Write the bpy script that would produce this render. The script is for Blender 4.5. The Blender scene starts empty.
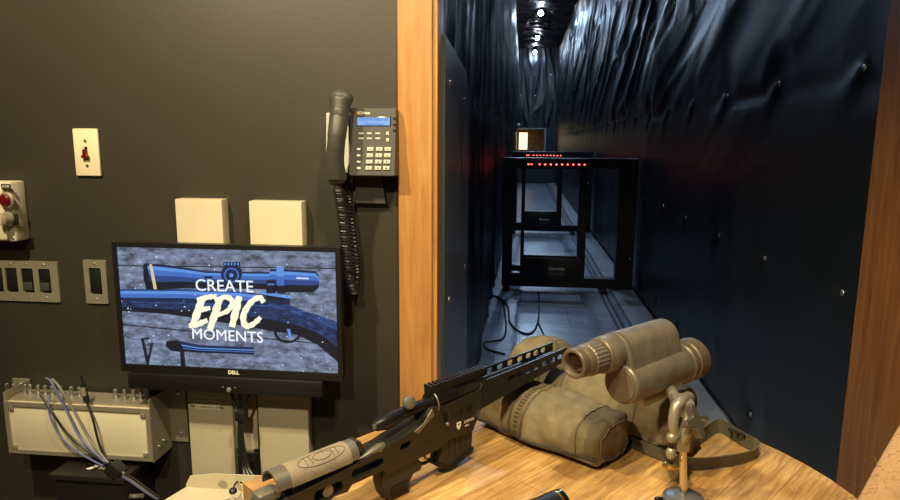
import bpy, bmesh, math, random
from mathutils import Vector, Matrix, noise
from mathutils.geometry import tessellate_polygon
random.seed(7)
R = math.radians
S = bpy.context.scene
COL = S.collection

# ------------------------------------------------------------------ camera
FPX, EYE = 650.0, 1.55
RX, RY, RZ = Vector((0.9937, 0.1118, 0.0061)), Vector((-0.0244, 0.1636, 0.9862)), Vector((0.1093, -0.9801, 0.1655))
RZ.normalize(); RY = (RY - RZ * RY.dot(RZ)).normalized(); RX = RY.cross(RZ)
cd = bpy.data.cameras.new('camera'); cam = bpy.data.objects.new('camera', cd); COL.objects.link(cam)
cd.sensor_width = 36; cd.lens = FPX * 36 / 900; cd.clip_start = .02; cd.clip_end = 100
cam.matrix_world = Matrix(((RX.x, RY.x, RZ.x, 0), (RX.y, RY.y, RZ.y, 0), (RX.z, RY.z, RZ.z, EYE), (0, 0, 0, 1)))
S.camera = cam

def at(px, py, x=None, y=None, z=None):
    r = RX * (px - 450) + RY * (250 - py) - RZ * FPX
    t = x / r.x if x is not None else y / r.y if y is not None else (z - EYE) / r.z
    p = r * t
    return Vector((p.x, p.y, p.z + EYE))

# ------------------------------------------------------------------ world, exposure, room lights
w = bpy.data.worlds.new('world'); S.world = w; w.use_nodes = True
w.node_tree.nodes['Background'].inputs[0].default_value = (.9, .75, .6, 1)
w.node_tree.nodes['Background'].inputs[1].default_value = .02
S.view_settings.view_transform = 'Standard'; S.view_settings.look = 'None'
S.view_settings.exposure = 0.0; S.view_settings.gamma = 1; S.view_settings.use_curve_mapping = False
WARM = (1, .83, .50)
def lamp(name, kind, loc, energy, color, target=None, **k):
    l = bpy.data.lights.new(name, kind); o = bpy.data.objects.new(name, l); COL.objects.link(o)
    o.location = loc; l.energy = energy; l.color = color
    for a, b in k.items(): setattr(l, a, b)
    if target: o.rotation_euler = (Vector(target) - Vector(loc)).to_track_quat('-Z', 'Y').to_euler()
    return o
lamp('ceiling_spot', 'SPOT', (-1.10, .45, 2.70), 185, WARM, (-.9, 1.6, 1.1), spot_size=R(100), spot_blend=.7, shadow_soft_size=.03)
lamp('ceiling_spot', 'SPOT', (.10, .55, 2.70), 115, WARM, (.15, 1.15, .9), spot_size=R(85), spot_blend=.6, shadow_soft_size=.03)
lamp('ceiling_spot', 'SPOT', (-.45, -.4, 2.70), 120, WARM, (-.1, 1.4, 1.0), spot_size=R(70), spot_blend=.6, shadow_soft_size=.05)
TUN_E = 105

# ------------------------------------------------------------------ materials
def srgb(r, g, b):
    f = lambda c: (c / 255 / 12.92) if c / 255 <= .04045 else ((c / 255 + .055) / 1.055) ** 2.4
    return (f(r), f(g), f(b), 1)
def mat(name, col, rough=.5, metal=0, var=.0, vscale=20, bump=0, bscale=200, coat=0, emit=None, es=1, spec=.5, trans=0, sheen=0):
    m = bpy.data.materials.new(name); m.use_nodes = True; nt = m.node_tree; N = nt.nodes; L = nt.links
    b = N['Principled BSDF']
    b.inputs['Base Color'].default_value = col; b.inputs['Roughness'].default_value = rough
    b.inputs['Metallic'].default_value = metal; b.inputs['Coat Weight'].default_value = coat
    b.inputs['Specular IOR Level'].default_value = spec; b.inputs['Transmission Weight'].default_value = trans
    b.inputs['Sheen Weight'].default_value = sheen
    tc = N.new('ShaderNodeTexCoord')
    if var:
        n = N.new('ShaderNodeTexNoise'); n.inputs['Scale'].default_value = vscale; n.inputs['Detail'].default_value = 5
        L.new(tc.outputs['Object'], n.inputs['Vector'])
        r = N.new('ShaderNodeValToRGB'); r.color_ramp.elements[0].position = .3; r.color_ramp.elements[1].position = .7
        r.color_ramp.elements[0].color = tuple(c * (1 - var) for c in col[:3]) + (1,)
        r.color_ramp.elements[1].color = tuple(min(1, c * (1 + var)) for c in col[:3]) + (1,)
        L.new(n.outputs['Fac'], r.inputs['Fac']); L.new(r.outputs['Color'], b.inputs['Base Color'])
    if bump:
        n2 = N.new('ShaderNodeTexNoise'); n2.inputs['Scale'].default_value = bscale; n2.inputs['Detail'].default_value = 3
        L.new(tc.outputs['Object'], n2.inputs['Vector'])
        bp = N.new('ShaderNodeBump'); bp.inputs['Strength'].default_value = bump; bp.inputs['Distance'].default_value = .002
        L.new(n2.outputs['Fac'], bp.inputs['Height']); L.new(bp.outputs['Normal'], b.inputs['Normal'])
    if emit:
        b.inputs['Emission Color'].default_value = emit; b.inputs['Emission Strength'].default_value = es
    return m

def wood(name, c1, c2, scale=(1, 1, 12), rough=.4, planks=None, rot=0, seam=.5):
    """grain along the axis with the smallest scale; planks=(length,width) lays boards in the XY plane"""
    m = bpy.data.materials.new(name); m.use_nodes = True; nt = m.node_tree; N = nt.nodes; L = nt.links
    b = N['Principled BSDF']; b.inputs['Roughness'].default_value = rough
    tc = N.new('ShaderNodeTexCoord'); mp = N.new('ShaderNodeMapping'); mp.inputs['Scale'].default_value = scale
    mp.inputs['Rotation'].default_value = (0, 0, rot)
    L.new(tc.outputs['Object'], mp.inputs['Vector'])
    n = N.new('ShaderNodeTexNoise'); n.inputs['Scale'].default_value = 3; n.inputs['Detail'].default_value = 8; n.inputs['Roughness'].default_value = .62
    n.inputs['Distortion'].default_value = .6
    L.new(mp.outputs['Vector'], n.inputs['Vector'])
    r = N.new('ShaderNodeValToRGB'); r.color_ramp.elements[0].position = .32; r.color_ramp.elements[1].position = .66
    r.color_ramp.elements[0].color = c2; r.color_ramp.elements[1].color = c1
    L.new(n.outputs['Fac'], r.inputs['Fac'])
    out = r.outputs['Color']
    if planks:
        br = N.new('ShaderNodeTexBrick'); br.inputs['Scale'].default_value = 1
        br.inputs['Brick Width'].default_value = planks[0]; br.inputs['Row Height'].default_value = planks[1]
        br.inputs['Mortar Size'].default_value = .0012; br.inputs['Mortar Smooth'].default_value = .3
        br.inputs['Color1'].default_value = (.86, .84, .80, 1); br.inputs['Color2'].default_value = (1.08, 1.07, 1.05, 1)
        br.inputs['Mortar'].default_value = (seam, seam * .85, seam * .7, 1); br.offset = .37
        L.new(tc.outputs['Object'], br.inputs['Vector'])
        mx = N.new('ShaderNodeMix'); mx.data_type = 'RGBA'; mx.blend_type = 'MULTIPLY'; mx.inputs[0].default_value = 1
        L.new(out, mx.inputs[6]); L.new(br.outputs['Color'], mx.inputs[7]); out = mx.outputs[2]
        # worn stains
        n3 = N.new('ShaderNodeTexNoise'); n3.inputs['Scale'].default_value = 9; n3.inputs['Detail'].default_value = 6
        L.new(tc.outputs['Object'], n3.inputs['Vector'])
        r3 = N.new('ShaderNodeValToRGB'); r3.color_ramp.elements[0].position = .36; r3.color_ramp.elements[1].position = .6
        r3.color_ramp.elements[0].color = (.72, .66, .58, 1); r3.color_ramp.elements[1].color = (1, 1, 1, 1)
        L.new(n3.outputs['Fac'], r3.inputs['Fac'])
        mx2 = N.new('ShaderNodeMix'); mx2.data_type = 'RGBA'; mx2.blend_type = 'MULTIPLY'; mx2.inputs[0].default_value = 1
        L.new(out, mx2.inputs[6]); L.new(r3.outputs['Color'], mx2.inputs[7]); out = mx2.outputs[2]
    L.new(out, b.inputs['Base Color'])
    bp = N.new('ShaderNodeBump'); bp.inputs['Strength'].default_value = .15; bp.inputs['Distance'].default_value = .002
    L.new(n.outputs['Fac'], bp.inputs['Height']); L.new(bp.outputs['Normal'], b.inputs['Normal'])
    return m

def emitmat(name, col, s=1):
    m = bpy.data.materials.new(name); m.use_nodes = True; nt = m.node_tree
    b = nt.nodes['Principled BSDF']; b.inputs['Base Color'].default_value = (0.01, .01, .01, 1)
    b.inputs['Roughness'].default_value = .35
    b.inputs['Emission Color'].default_value = col; b.inputs['Emission Strength'].default_value = s
    return m

M = {
 'wall': mat('dark_wall_paint', srgb(50, 45, 38), .50, var=.08, vscale=3, bump=.12, bscale=60),
 'room': mat('room_plaster', srgb(214, 204, 186), .8),
 'roomfloor': mat('room_floor', srgb(95, 85, 72), .5, var=.2),
 'trim': wood('maple_trim', srgb(184, 136, 80), srgb(156, 106, 56), (14, 14, 1.2), .38),
 'bench': wood('butcher_block', srgb(216, 176, 116), srgb(158, 116, 66), (3.0, 34, 8), .36, planks=(.62, .075), seam=.62),
 'sheet': mat('black_sheeting', (.008, .011, .016, 1), .38, var=.15, vscale=4, bump=.15, bscale=35, spec=.6),
 'steel': mat('brushed_steel', srgb(128, 128, 130), .33, metal=.9, var=.1, vscale=8, bump=.1, bscale=90),
 'darksteel': mat('dark_steel_panel', srgb(104, 108, 116), .36, metal=.4, var=.15, vscale=5, bump=.1, bscale=60),
 'screw': mat('screw_zinc', srgb(190, 190, 190), .3, metal=.9),
 'ivory': mat('ivory_plastic', srgb(226, 212, 180), .45, var=.05, vscale=12),
 'conduit': mat('cream_raceway_paint', srgb(190, 180, 156), .5, var=.05, vscale=6),
 'grey_box': mat('almond_powder_coat', srgb(206, 198, 174), .5, var=.05, vscale=9, bump=.08, bscale=400),
 'plate': mat('stainless_plate', srgb(176, 168, 152), .38, metal=.6, var=.08, vscale=14),
 'black': mat('black_plastic', srgb(22, 21, 21), .42, bump=.06, bscale=500),
 'glossblack': mat('gloss_black', srgb(14, 14, 15), .2),
 'phone': mat('charcoal_phone_plastic', srgb(62, 60, 56), .45, bump=.05, bscale=600),
 'phonekey': mat('phone_key_grey', srgb(186, 184, 176), .5),
 'white': mat('white_print', srgb(235, 232, 225), .6),
 'paper': mat('paper_label', srgb(225, 220, 205), .7),
 'ink': mat('ink', srgb(40, 38, 36), .7),
 'amber': mat('amber_print', srgb(235, 165, 60), .5),
 'red': mat('red_plastic', srgb(96, 12, 16), .25),
 'frame': mat('black_frame_metal', (.008, .008, .009, 1), .38, metal=.3),
 'led': emitmat('red_led', (1, .07, .05, 1), 9),
 'rifle': mat('black_anodised', (.018, .017, .016, 1), .36, metal=.55, bump=.08, bscale=700),
 'chassis': mat('worn_black_cerakote', (.027, .024, .020, 1), .38, metal=.4, var=.15, vscale=30, bump=.1, bscale=700),
 'polymer': mat('matte_black_polymer', (.022, .021, .02, 1), .55, bump=.2, bscale=600),
 'gun_grey': mat('grey_cast_metal', srgb(128, 124, 116), .42, metal=.6, var=.1),
 'leather': mat('tooled_brown_grey_leather', srgb(140, 128, 112), .45, var=.14, vscale=60, bump=.35, bscale=260),
 'leatherline': mat('leather_tooling_line', srgb(78, 68, 56), .6),
 'scope': mat('worn_bronze_rubber', srgb(122, 115, 102), .38, metal=.35, var=.22, vscale=30, bump=.3, bscale=330),
 'scopecap': mat('brown_rubber_cap', srgb(104, 92, 76), .42, metal=.2, var=.15),
 'lens': mat('eyepiece_glass', srgb(60, 42, 26), .05, metal=.35, coat=1),
 'brass': mat('brass', srgb(190, 160, 90), .28, metal=.9),
 'clamp': mat('cast_clamp_grey', srgb(150, 144, 128), .36, metal=.45, var=.1, vscale=40),
 'chrome': mat('chrome_post', srgb(215, 208, 195), .14, metal=1),
 'base': mat('pewter_base', srgb(140, 140, 140), .35, metal=.7),
 'strap': mat('olive_webbing', srgb(92, 86, 66), .75, bump=.5, bscale=500),
 'blackpad': mat('charcoal_pad', srgb(50, 46, 40), .8, bump=.4, bscale=300),
 'cable': mat('black_cable', (.012, .012, .012, 1), .4),
 'greycable': mat('grey_cable', srgb(120, 118, 112), .45),
 'bluecable': mat('blue_grey_cable', srgb(98, 102, 150), .4),
 'skin': mat('skin', srgb(228, 184, 140), .5, var=.06, vscale=30, bump=.3, bscale=120),
 'hair': mat('dark_hair', srgb(60, 46, 34), .5),
 'shirt': mat('navy_shirt', srgb(34, 40, 54), .85, bump=.3),
 'jeans': mat('denim', srgb(44, 56, 78), .85, bump=.3),
 'shoe': mat('brown_shoe', srgb(60, 42, 30), .5),
 'eyew': mat('eye_white', srgb(235, 232, 228), .3),
 'lightwhite': emitmat('cool_lamp', (.75, .87, 1, 1), 60),
 'warmlamp': emitmat('warm_lamp', (1, .80, .48, 1), 1.7),
 'niche': mat('brown_board', srgb(120, 90, 50), .6, var=.4, vscale=5),
 'strip': mat('grey_painted_kick_board', srgb(120, 124, 132), .45, var=.1, vscale=4),
 'rail': mat('dark_steel_rail', srgb(50, 52, 58), .35, metal=.7),
 'lcd': emitmat('lcd_blue', srgb(128, 178, 245), 1.0),
 'lcdink': emitmat('lcd_ink', srgb(40, 80, 165), .7),
}

# tunnel floor: blue grey sealed boards with joints across
def floor_mat():
    m = bpy.data.materials.new('blue_grey_sealed_floor'); m.use_nodes = True; nt = m.node_tree; N = nt.nodes; L = nt.links
    b = N['Principled BSDF']; b.inputs['Roughness'].default_value = .32
    tc = N.new('ShaderNodeTexCoord')
    br = N.new('ShaderNodeTexBrick'); br.inputs['Scale'].default_value = 1; br.inputs['Brick Width'].default_value = .5; br.inputs['Row Height'].default_value = .55
    br.inputs['Mortar Size'].default_value = .004; br.offset = .3
    br.inputs['Color1'].default_value = srgb(120, 132, 150); br.inputs['Color2'].default_value = srgb(140, 152, 170); br.inputs['Mortar'].default_value = srgb(50, 55, 64)
    L.new(tc.outputs['Object'], br.inputs['Vector'])
    n = N.new('ShaderNodeTexNoise'); n.inputs['Scale'].default_value = 5; n.inputs['Detail'].default_value = 8; n.inputs['Roughness'].default_value = .7
    L.new(tc.outputs['Object'], n.inputs['Vector'])
    r = N.new('ShaderNodeValToRGB'); r.color_ramp.elements[0].position = .35; r.color_ramp.elements[1].position = .65
    r.color_ramp.elements[0].color = (.5, .52, .55, 1); r.color_ramp.elements[1].color = (1.1, 1.1, 1.1, 1)
    L.new(n.outputs['Fac'], r.inputs['Fac'])
    mx = N.new('ShaderNodeMix'); mx.data_type = 'RGBA'; mx.blend_type = 'MULTIPLY'; mx.inputs[0].default_value = 1
    L.new(br.outputs['Color'], mx.inputs[6]); L.new(r.outputs['Color'], mx.inputs[7]); L.new(mx.outputs[2], b.inputs['Base Color'])
    return m
M['tfloor'] = floor_mat()
M['brightstrip'] = mat('brushed_strip', srgb(165, 168, 175), .35, metal=.4)
M['knobmetal'] = mat('dark_worn_knob', srgb(104, 98, 88), .28, metal=.5)

# canvas with printed band; the print follows the object's own x axis
def canvas_mat(name, bandx, stain=None):
    m = bpy.data.materials.new(name); m.use_nodes = True; nt = m.node_tree; N = nt.nodes; L = nt.links
    b = N['Principled BSDF']; b.inputs['Roughness'].default_value = .85
    tc = N.new('ShaderNodeTexCoord'); sp = N.new('ShaderNodeSeparateXYZ'); L.new(tc.outputs['Object'], sp.inputs[0])
    n = N.new('ShaderNodeTexNoise'); n.inputs['Scale'].default_value = 28; n.inputs['Detail'].default_value = 8
    L.new(tc.outputs['Object'], n.inputs['Vector'])
    r = N.new('ShaderNodeValToRGB'); r.color_ramp.elements[0].position = .3; r.color_ramp.elements[1].position = .7
    r.color_ramp.elements[0].color = srgb(98, 87, 64); r.color_ramp.elements[1].color = srgb(130, 117, 90)
    L.new(n.outputs['Fac'], r.inputs['Fac'])
    def mth(op, a, bb=None, cl=False):
        q = N.new('ShaderNodeMath'); q.operation = op; q.use_clamp = cl
        for i, vv in enumerate((a, bb)):
            if vv is None: continue
            if isinstance(vv, (int, float)): q.inputs[i].default_value = vv
            else: L.new(vv, q.inputs[i])
        return q.outputs[0]
    tot = None
    for off, half in ((-.016, .0035), (.016, .0035), (0, .0055)):
        d = mth('ABSOLUTE', mth('SUBTRACT', sp.outputs[0], bandx + off))
        k = mth('LESS_THAN', d, half)
        if off == 0:   # star row down the middle
            dots = mth('GREATER_THAN', mth('SINE', mth('MULTIPLY', mth('ADD', sp.outputs[1], sp.outputs[2]), 520)), -.1)
            k = mth('MULTIPLY', k, dots)
        tot = k if tot is None else mth('MAXIMUM', tot, k)
    if stain:
        vm = N.new('ShaderNodeVectorMath'); vm.operation = 'DISTANCE'; L.new(tc.outputs['Object'], vm.inputs[0]); vm.inputs[1].default_value = stain[:3]
        tot = mth('MAXIMUM', tot, mth('MULTIPLY', mth('LESS_THAN', mth('ADD', vm.outputs['Value'], mth('MULTIPLY', n.outputs['Fac'], .03)), stain[3]), .55))
    mx = N.new('ShaderNodeMix'); mx.data_type = 'RGBA'; L.new(mth('MULTIPLY', tot, .75), mx.inputs[0])
    L.new(r.outputs['Color'], mx.inputs[6]); mx.inputs[7].default_value = srgb(62, 56, 42)
    L.new(mx.outputs[2], b.inputs['Base Color'])
    n2 = N.new('ShaderNodeTexNoise'); n2.inputs['Scale'].default_value = 450
    L.new(tc.outputs['Object'], n2.inputs['Vector'])
    bp = N.new('ShaderNodeBump'); bp.inputs['Strength'].default_value = .35; bp.inputs['Distance'].default_value = .001
    L.new(n2.outputs['Fac'], bp.inputs['Height']); L.new(bp.outputs['Normal'], b.inputs['Normal'])
    return m

# ------------------------------------------------------------------ geometry helpers
class G:
    def __init__(s): s.bm = bmesh.new()
    def box(s, lo, hi, rot=None, bev=0):
        lo, hi = Vector(lo), Vector(hi); c = (lo + hi) / 2; d = hi - lo
        m = Matrix.Translation(c) @ (rot.to_4x4() if rot else Matrix()) @ Matrix.Diagonal((d.x, d.y, d.z, 1))
        r = bmesh.ops.create_cube(s.bm, size=1, matrix=m)
        if bev:
            es = {e for vv in r['verts'] for e in vv.link_edges}
            bmesh.ops.bevel(s.bm, geom=list(es), offset=bev, segments=2, affect='EDGES', profile=.5)
        return s
    def cyl(s, a, b, r0, r1=None, n=24, caps=True):
        a, b = Vector(a), Vector(b); d = b - a; r1 = r0 if r1 is None else r1
        m = Matrix.Translation((a + b) / 2) @ d.to_track_quat('Z', 'Y').to_matrix().to_4x4()
        bmesh.ops.create_cone(s.bm, cap_ends=caps, segments=n, radius1=r0, radius2=r1, depth=d.length, matrix=m)
        return s
    def sph(s, c, r, sc=(1, 1, 1), n=16):
        bmesh.ops.create_uvsphere(s.bm, u_segments=n, v_segments=n // 2 + 2, radius=r, matrix=Matrix.Translation(Vector(c)) @ Matrix.Diagonal((*sc, 1)))
        return s
    def lathe(s, prof, a, d, n=32, ribs=None):
        """prof: (distance along d, radius); ribs=(i0,i1,count,depth) makes those rings fluted"""
        a = Vector(a); q = Vector(d).normalized().to_track_quat('Z', 'Y'); rings = []
        for i, (t, r) in enumerate(prof):
            ring = []
            for k in range(n):
                rr = r
                if ribs and ribs[0] <= i <= ribs[1] and (k // 2) % 2 == 0: rr -= ribs[3]
                an = 2 * math.pi * k / n
                ring.append(s.bm.verts.new(a + q @ Vector((rr * math.cos(an), rr * math.sin(an), t))))
            rings.append(ring)
        for p, c in zip(rings, rings[1:]):
            for k in range(n): s.bm.faces.new((p[k], p[(k + 1) % n], c[(k + 1) % n], c[k]))
        s.bm.faces.new(rings[0][::-1]); s.bm.faces.new(rings[-1])
        return s
    def tube(s, pts, r, n=8, closed=False):
        pts = [Vector(p) for p in pts]; N_ = len(pts); rings = []; up = None
        for i, p in enumerate(pts):
            t = (pts[(i + 1) % N_] - pts[i - 1]) if closed else (pts[min(i + 1, N_ - 1)] - pts[max(i - 1, 0)])
            t.normalize()
            if up is None: up = t.orthogonal().normalized()
            up = (up - t * up.dot(t)).normalized(); sd = t.cross(up)
            rr = r(i / (N_ - 1)) if callable(r) else r
            rings.append([s.bm.verts.new(p + up * rr * math.cos(2 * math.pi * k / n) + sd * rr * math.sin(2 * math.pi * k / n)) for k in range(n)])
        pr = list(zip(rings, rings[1:])) + ([(rings[-1], rings[0])] if closed else [])
        for a, b in pr:
            for k in range(n): s.bm.faces.new((a[k], a[(k + 1) % n], b[(k + 1) % n], b[k]))
        if not closed: s.bm.faces.new(rings[0][::-1]); s.bm.faces.new(rings[-1])
        return s
    def prism(s, poly, lo, hi, holes=(), f=None):
        """poly in (a,b); f(a,b,c) -> point, c from lo to hi; default: x,z polygon extruded along y"""
        f = f or (lambda a, b, c: (a, c, b))
        loops = [list(poly)] + [list(h) for h in holes]
        flat = [p for l in loops for p in l]
        tris = tessellate_polygon([[Vector((p[0], p[1], 0)) for p in l] for l in loops])
        va = [s.bm.verts.new(f(p[0], p[1], lo)) for p in flat]; vb = [s.bm.verts.new(f(p[0], p[1], hi)) for p in flat]
        for t in tris:
            for vs, fl in ((va, 1), (vb, -1)):
                try: s.bm.faces.new([vs[i] for i in t][::fl])
                except ValueError: pass
        k = 0
        for l in loops:
            n = len(l)
            for i in range(n):
                a, b = k + i, k + (i + 1) % n
                s.bm.faces.new((va[a], va[b], vb[b], vb[a]))
            k += n
        return s
    def ribbon(s, pts, wid, th, tilt):
        """band along pts; tilt(t) = angle of the band's width from horizontal"""
        pts = [Vector(p) for p in pts]; n = len(pts); rs = []
        for i, p in enumerate(pts):
            t = (pts[min(i + 1, n - 1)] - pts[max(i - 1, 0)]).normalized()
            side = t.cross(Vector((0, 0, 1))).normalized(); up = side.cross(t)
            a = tilt(i / (n - 1)); wd = side * math.cos(a) + up * math.sin(a); nn = t.cross(wd)
            rs.append([s.bm.verts.new(p + wd * (wid / 2 * sx) + nn * (th / 2 * sy)) for sx, sy in ((-1, -1), (1, -1), (1, 1), (-1, 1))])
        for a, b in zip(rs, rs[1:]):
            for k in range(4): s.bm.faces.new((a[k], a[(k + 1) % 4], b[(k + 1) % 4], b[k]))
        s.bm.faces.new(rs[0][::-1]); s.bm.faces.new(rs[-1])
        return s
    def make(s, name, m, parent=None, bevel=0, smooth=35, sub=0, kind=None, loc=None, rot=None, label=None):
        bm = s.bm
        if not name.startswith('sheet'): bmesh.ops.recalc_face_normals(bm, faces=bm.faces)
        me = bpy.data.meshes.new(name); bm.to_mesh(me); bm.free()
        me.materials.append(M[m] if isinstance(m, str) else m)
        if smooth:
            me.shade_smooth(); me.set_sharp_from_angle(angle=R(smooth))
        o = bpy.data.objects.new(name, me); COL.objects.link(o)
        if parent: o.parent = parent
        if loc: o.location = loc
        if rot: o.rotation_euler = rot
        if bevel:
            b = o.modifiers.new('bevel', 'BEVEL'); b.width = bevel; b.segments = 2; b.limit_method = 'ANGLE'; b.angle_limit = R(40); b.harden_normals = True
        if sub:
            q = o.modifiers.new('sub', 'SUBSURF'); q.levels = sub; q.render_levels = sub
        if kind: o['kind'] = kind
        if label: o['label'] = label
        return o

def thing(name, label, cat, loc=(0, 0, 0), rot=(0, 0, 0), group=None):
    o = bpy.data.objects.new(name, None); COL.objects.link(o); o.empty_display_size = .05
    o.location = loc; o.rotation_euler = rot; o['label'] = label; o['category'] = cat
    if group: o['group'] = group
    return o
def tag(o, label, cat, group=None):
    o['label'] = label; o['category'] = cat
    if group: o['group'] = group
    return o
def rrect(x0, y0, x1, y1, r, n=5):
    P = []
    for cx, cy, a0 in ((x1 - r, y0 + r, -90), (x1 - r, y1 - r, 0), (x0 + r, y1 - r, 90), (x0 + r, y0 + r, 180)):
        for k in range(n + 1):
            a = R(a0 + 90 * k / n); P.append((cx + r * math.cos(a), cy + r * math.sin(a)))
    return P
def circ(cx, cy, r, n=20, sy=1): return [(cx + r * math.cos(2 * math.pi * k / n), cy + r * sy * math.sin(2 * math.pi * k / n)) for k in range(n)]
def spline(pts, n=10):
    pts = [Vector(p) for p in pts]; P = [pts[0] * 2 - pts[1]] + pts + [pts[-1] * 2 - pts[-2]]; out = []
    for i in range(1, len(P) - 2):
        a, b, c, d = P[i - 1:i + 3]
        for k in range(n):
            t = k / n
            out.append(.5 * ((2 * b) + (c - a) * t + (2 * a - 5 * b + 4 * c - d) * t * t + (3 * b - a - 3 * c + d) * t ** 3))
    return out + [pts[-1]]
def text(s, size, m, parent, loc, rot=(R(90), 0, 0), name='lettering', align='CENTER', bold=0, shear=0, ext=.0002, sx=1, kind=None):
    c = bpy.data.curves.new('t', 'FONT'); c.body = s; c.size = size; c.align_x = align; c.align_y = 'CENTER'
    c.offset = bold; c.shear = shear; c.extrude = ext; c.resolution_u = 3
    o = bpy.data.objects.new('t', c); COL.objects.link(o)
    bpy.context.view_layer.update()
    me = bpy.data.meshes.new_from_object(o.evaluated_get(bpy.context.evaluated_depsgraph_get()))
    bpy.data.objects.remove(o); bpy.data.curves.remove(c)
    me.materials.clear(); me.materials.append(M[m] if isinstance(m, str) else m)
    o = bpy.data.objects.new(name, me); COL.objects.link(o); o.parent = parent; o.location = loc; o.rotation_euler = rot; o.scale.x = sx
    return o
WALLF = lambda a, b, c: (a, c, b)     # x,z polygon, depth along y

# ================================================================== THE SETTING
WY, WB = 1.60, 1.83                 # front and back of the partition wall
XL, XR = -.215, .90                # clear opening
TF, TC_ = .285, 4.27                # tunnel floor and ceiling
G().box((-2.6, WY, 0), (-.235, WB, 2.75)).make('wall_front_left', 'wall', kind='structure')
G().box((.92, WY, 0), (2.6, WB, 2.75)).make('wall_front_right', 'wall', kind='structure')
G().box((-.235, WY, 2.15), (.92, WB, 2.75)).make('wall_front_header', 'wall', kind='structure')
G().box((-.235, WY, 0), (.92, WB, TF)).make('wall_front_sill', 'wall', kind='structure')
G().box((-2.7, -2.6, 0), (-2.6, WB, 2.75)).make('wall_left', 'room', kind='structure')
G().box((2.6, -2.6, 0), (2.7, WB, 2.75)).make('wall_right', 'room', kind='structure')
G().box((-2.7, -2.7, 0), (2.7, -2.6, 2.75)).make('wall_back', 'room', kind='structure')
G().box((-2.7, -2.7, -.1), (2.7, WB, 0)).make('floor', 'roomfloor', kind='structure')
G().box((-2.7, -2.7, 2.75), (2.7, WB, 2.85)).make('ceiling', 'room', kind='structure')
# door casing: face boards and reveals
G().box((-.304, 1.572, 0), (-.220, WY, 2.23)).make('trim_1', 'trim', bevel=.003, kind='structure')
G().box((-.235, 1.580, TF), (-.208, 1.645, 2.15)).make('trim_2', 'trim', bevel=.002, kind='structure')
G().box((-.235, 1.645, TF), (-.209, 1.70, 2.15)).make('trim_3', 'brightstrip', bevel=.001, kind='structure')
M['trimdark'] = wood('shaded_jamb_wood', srgb(138, 92, 50), srgb(104, 66, 34), (14, 14, 1.2), .45)  # right casing's shade put into a darker wood colour; bench legs share it
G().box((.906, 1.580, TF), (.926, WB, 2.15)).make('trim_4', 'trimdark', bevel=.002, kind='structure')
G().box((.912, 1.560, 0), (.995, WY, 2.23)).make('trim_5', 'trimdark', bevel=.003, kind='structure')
G().box((-.304, 1.572, 2.15), (.995, WY, 2.23)).make('trim_6', 'trim', bevel=.003, kind='structure')
G().box((-.3052, 1.585, 0), (-.304, WY, 2.23)).make('trim_7', mat('reddish_seal', srgb(96, 40, 24), .6), kind='structure')

# tunnel shell
G().box((-.40, WB, TF - .1), (1.10, 21.5, TF)).make('floor_tunnel', 'tfloor', kind='structure')
G().box((-.50, WB, TF - .1), (-.245, 20.2, TC_ + .1)).make('wall_tunnel_left', 'frame', kind='structure')
G().box((.985, WB, TF - .1), (1.20, 20.2, TC_ + .1)).make('wall_tunnel_right', 'frame', kind='structure')
G().box((-.50, WB, TC_ + .03), (1.20, 20.2, TC_ + .13)).make('ceiling_tunnel', 'frame', kind='structure')
G().box((-.40, WB, 2.75), (1.10, WB + .05, TC_)).make('wall_tunnel_near', 'frame', kind='structure')
# far wall with an opening
WX0, WX1, WZ0, WZ1 = -.30, .60, 1.20, 1.92
G().prism([(-.4, TF), (1.1, TF), (1.1, TC_), (-.4, TC_)], 20.05, 20.2, holes=[[(WX0, WZ0), (WX1, WZ0), (WX1, WZ1), (WX0, WZ1)]]).make('wall_far', 'sheet', kind='structure')
g = G()
g.box((WX0 - .02, 20.2, WZ0 - .02), (WX1 + .02, 21.2, WZ0)); g.box((WX0 - .02, 20.2, WZ1), (WX1 + .02, 21.2, WZ1 + .02))
g.box((WX0 - .02, 20.2, WZ0), (WX0, 21.2, WZ1)); g.box((WX1, 20.2, WZ0), (WX1 + .02, 21.2, WZ1)); g.box((WX0, 21.18, WZ0), (WX1, 21.2, WZ1))
g.make('trim_8', 'niche', kind='structure')
g = G(); g.box((WX0 - .02, 20.0, WZ1), (WX1 + .04, 20.06, WZ1 + .03)); g.box((WX0 - .02, 20.0, WZ0), (WX0 + .01, 20.06, WZ1)); g.box((WX1, 20.0, WZ0), (WX1 + .05, 20.06, WZ1))
g.make('window_1', mat('pale_window_frame', srgb(150, 150, 150), .4, metal=.5), kind='structure')

# right hand kick board and rails on the tunnel floor
g = G(); g.prism([(.76, TF), (.945, TF), (.945, TF + .028), (.77, TF + .022)], WB, 20, f=lambda a, b, c: (a, c, b)); tag(g.make('kick_board', 'strip'), 'grey sloped kick board running along the foot of the right tunnel wall', 'board')
for x in (.665, .705):
    tag(G().box((x, WB, TF), (x + .014, 20, TF + .010)).make('floor_rail', 'rail'), ('inner' if x < .7 else 'outer') + ' of the two thin dark rails running down the tunnel floor', 'rail', None)

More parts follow.
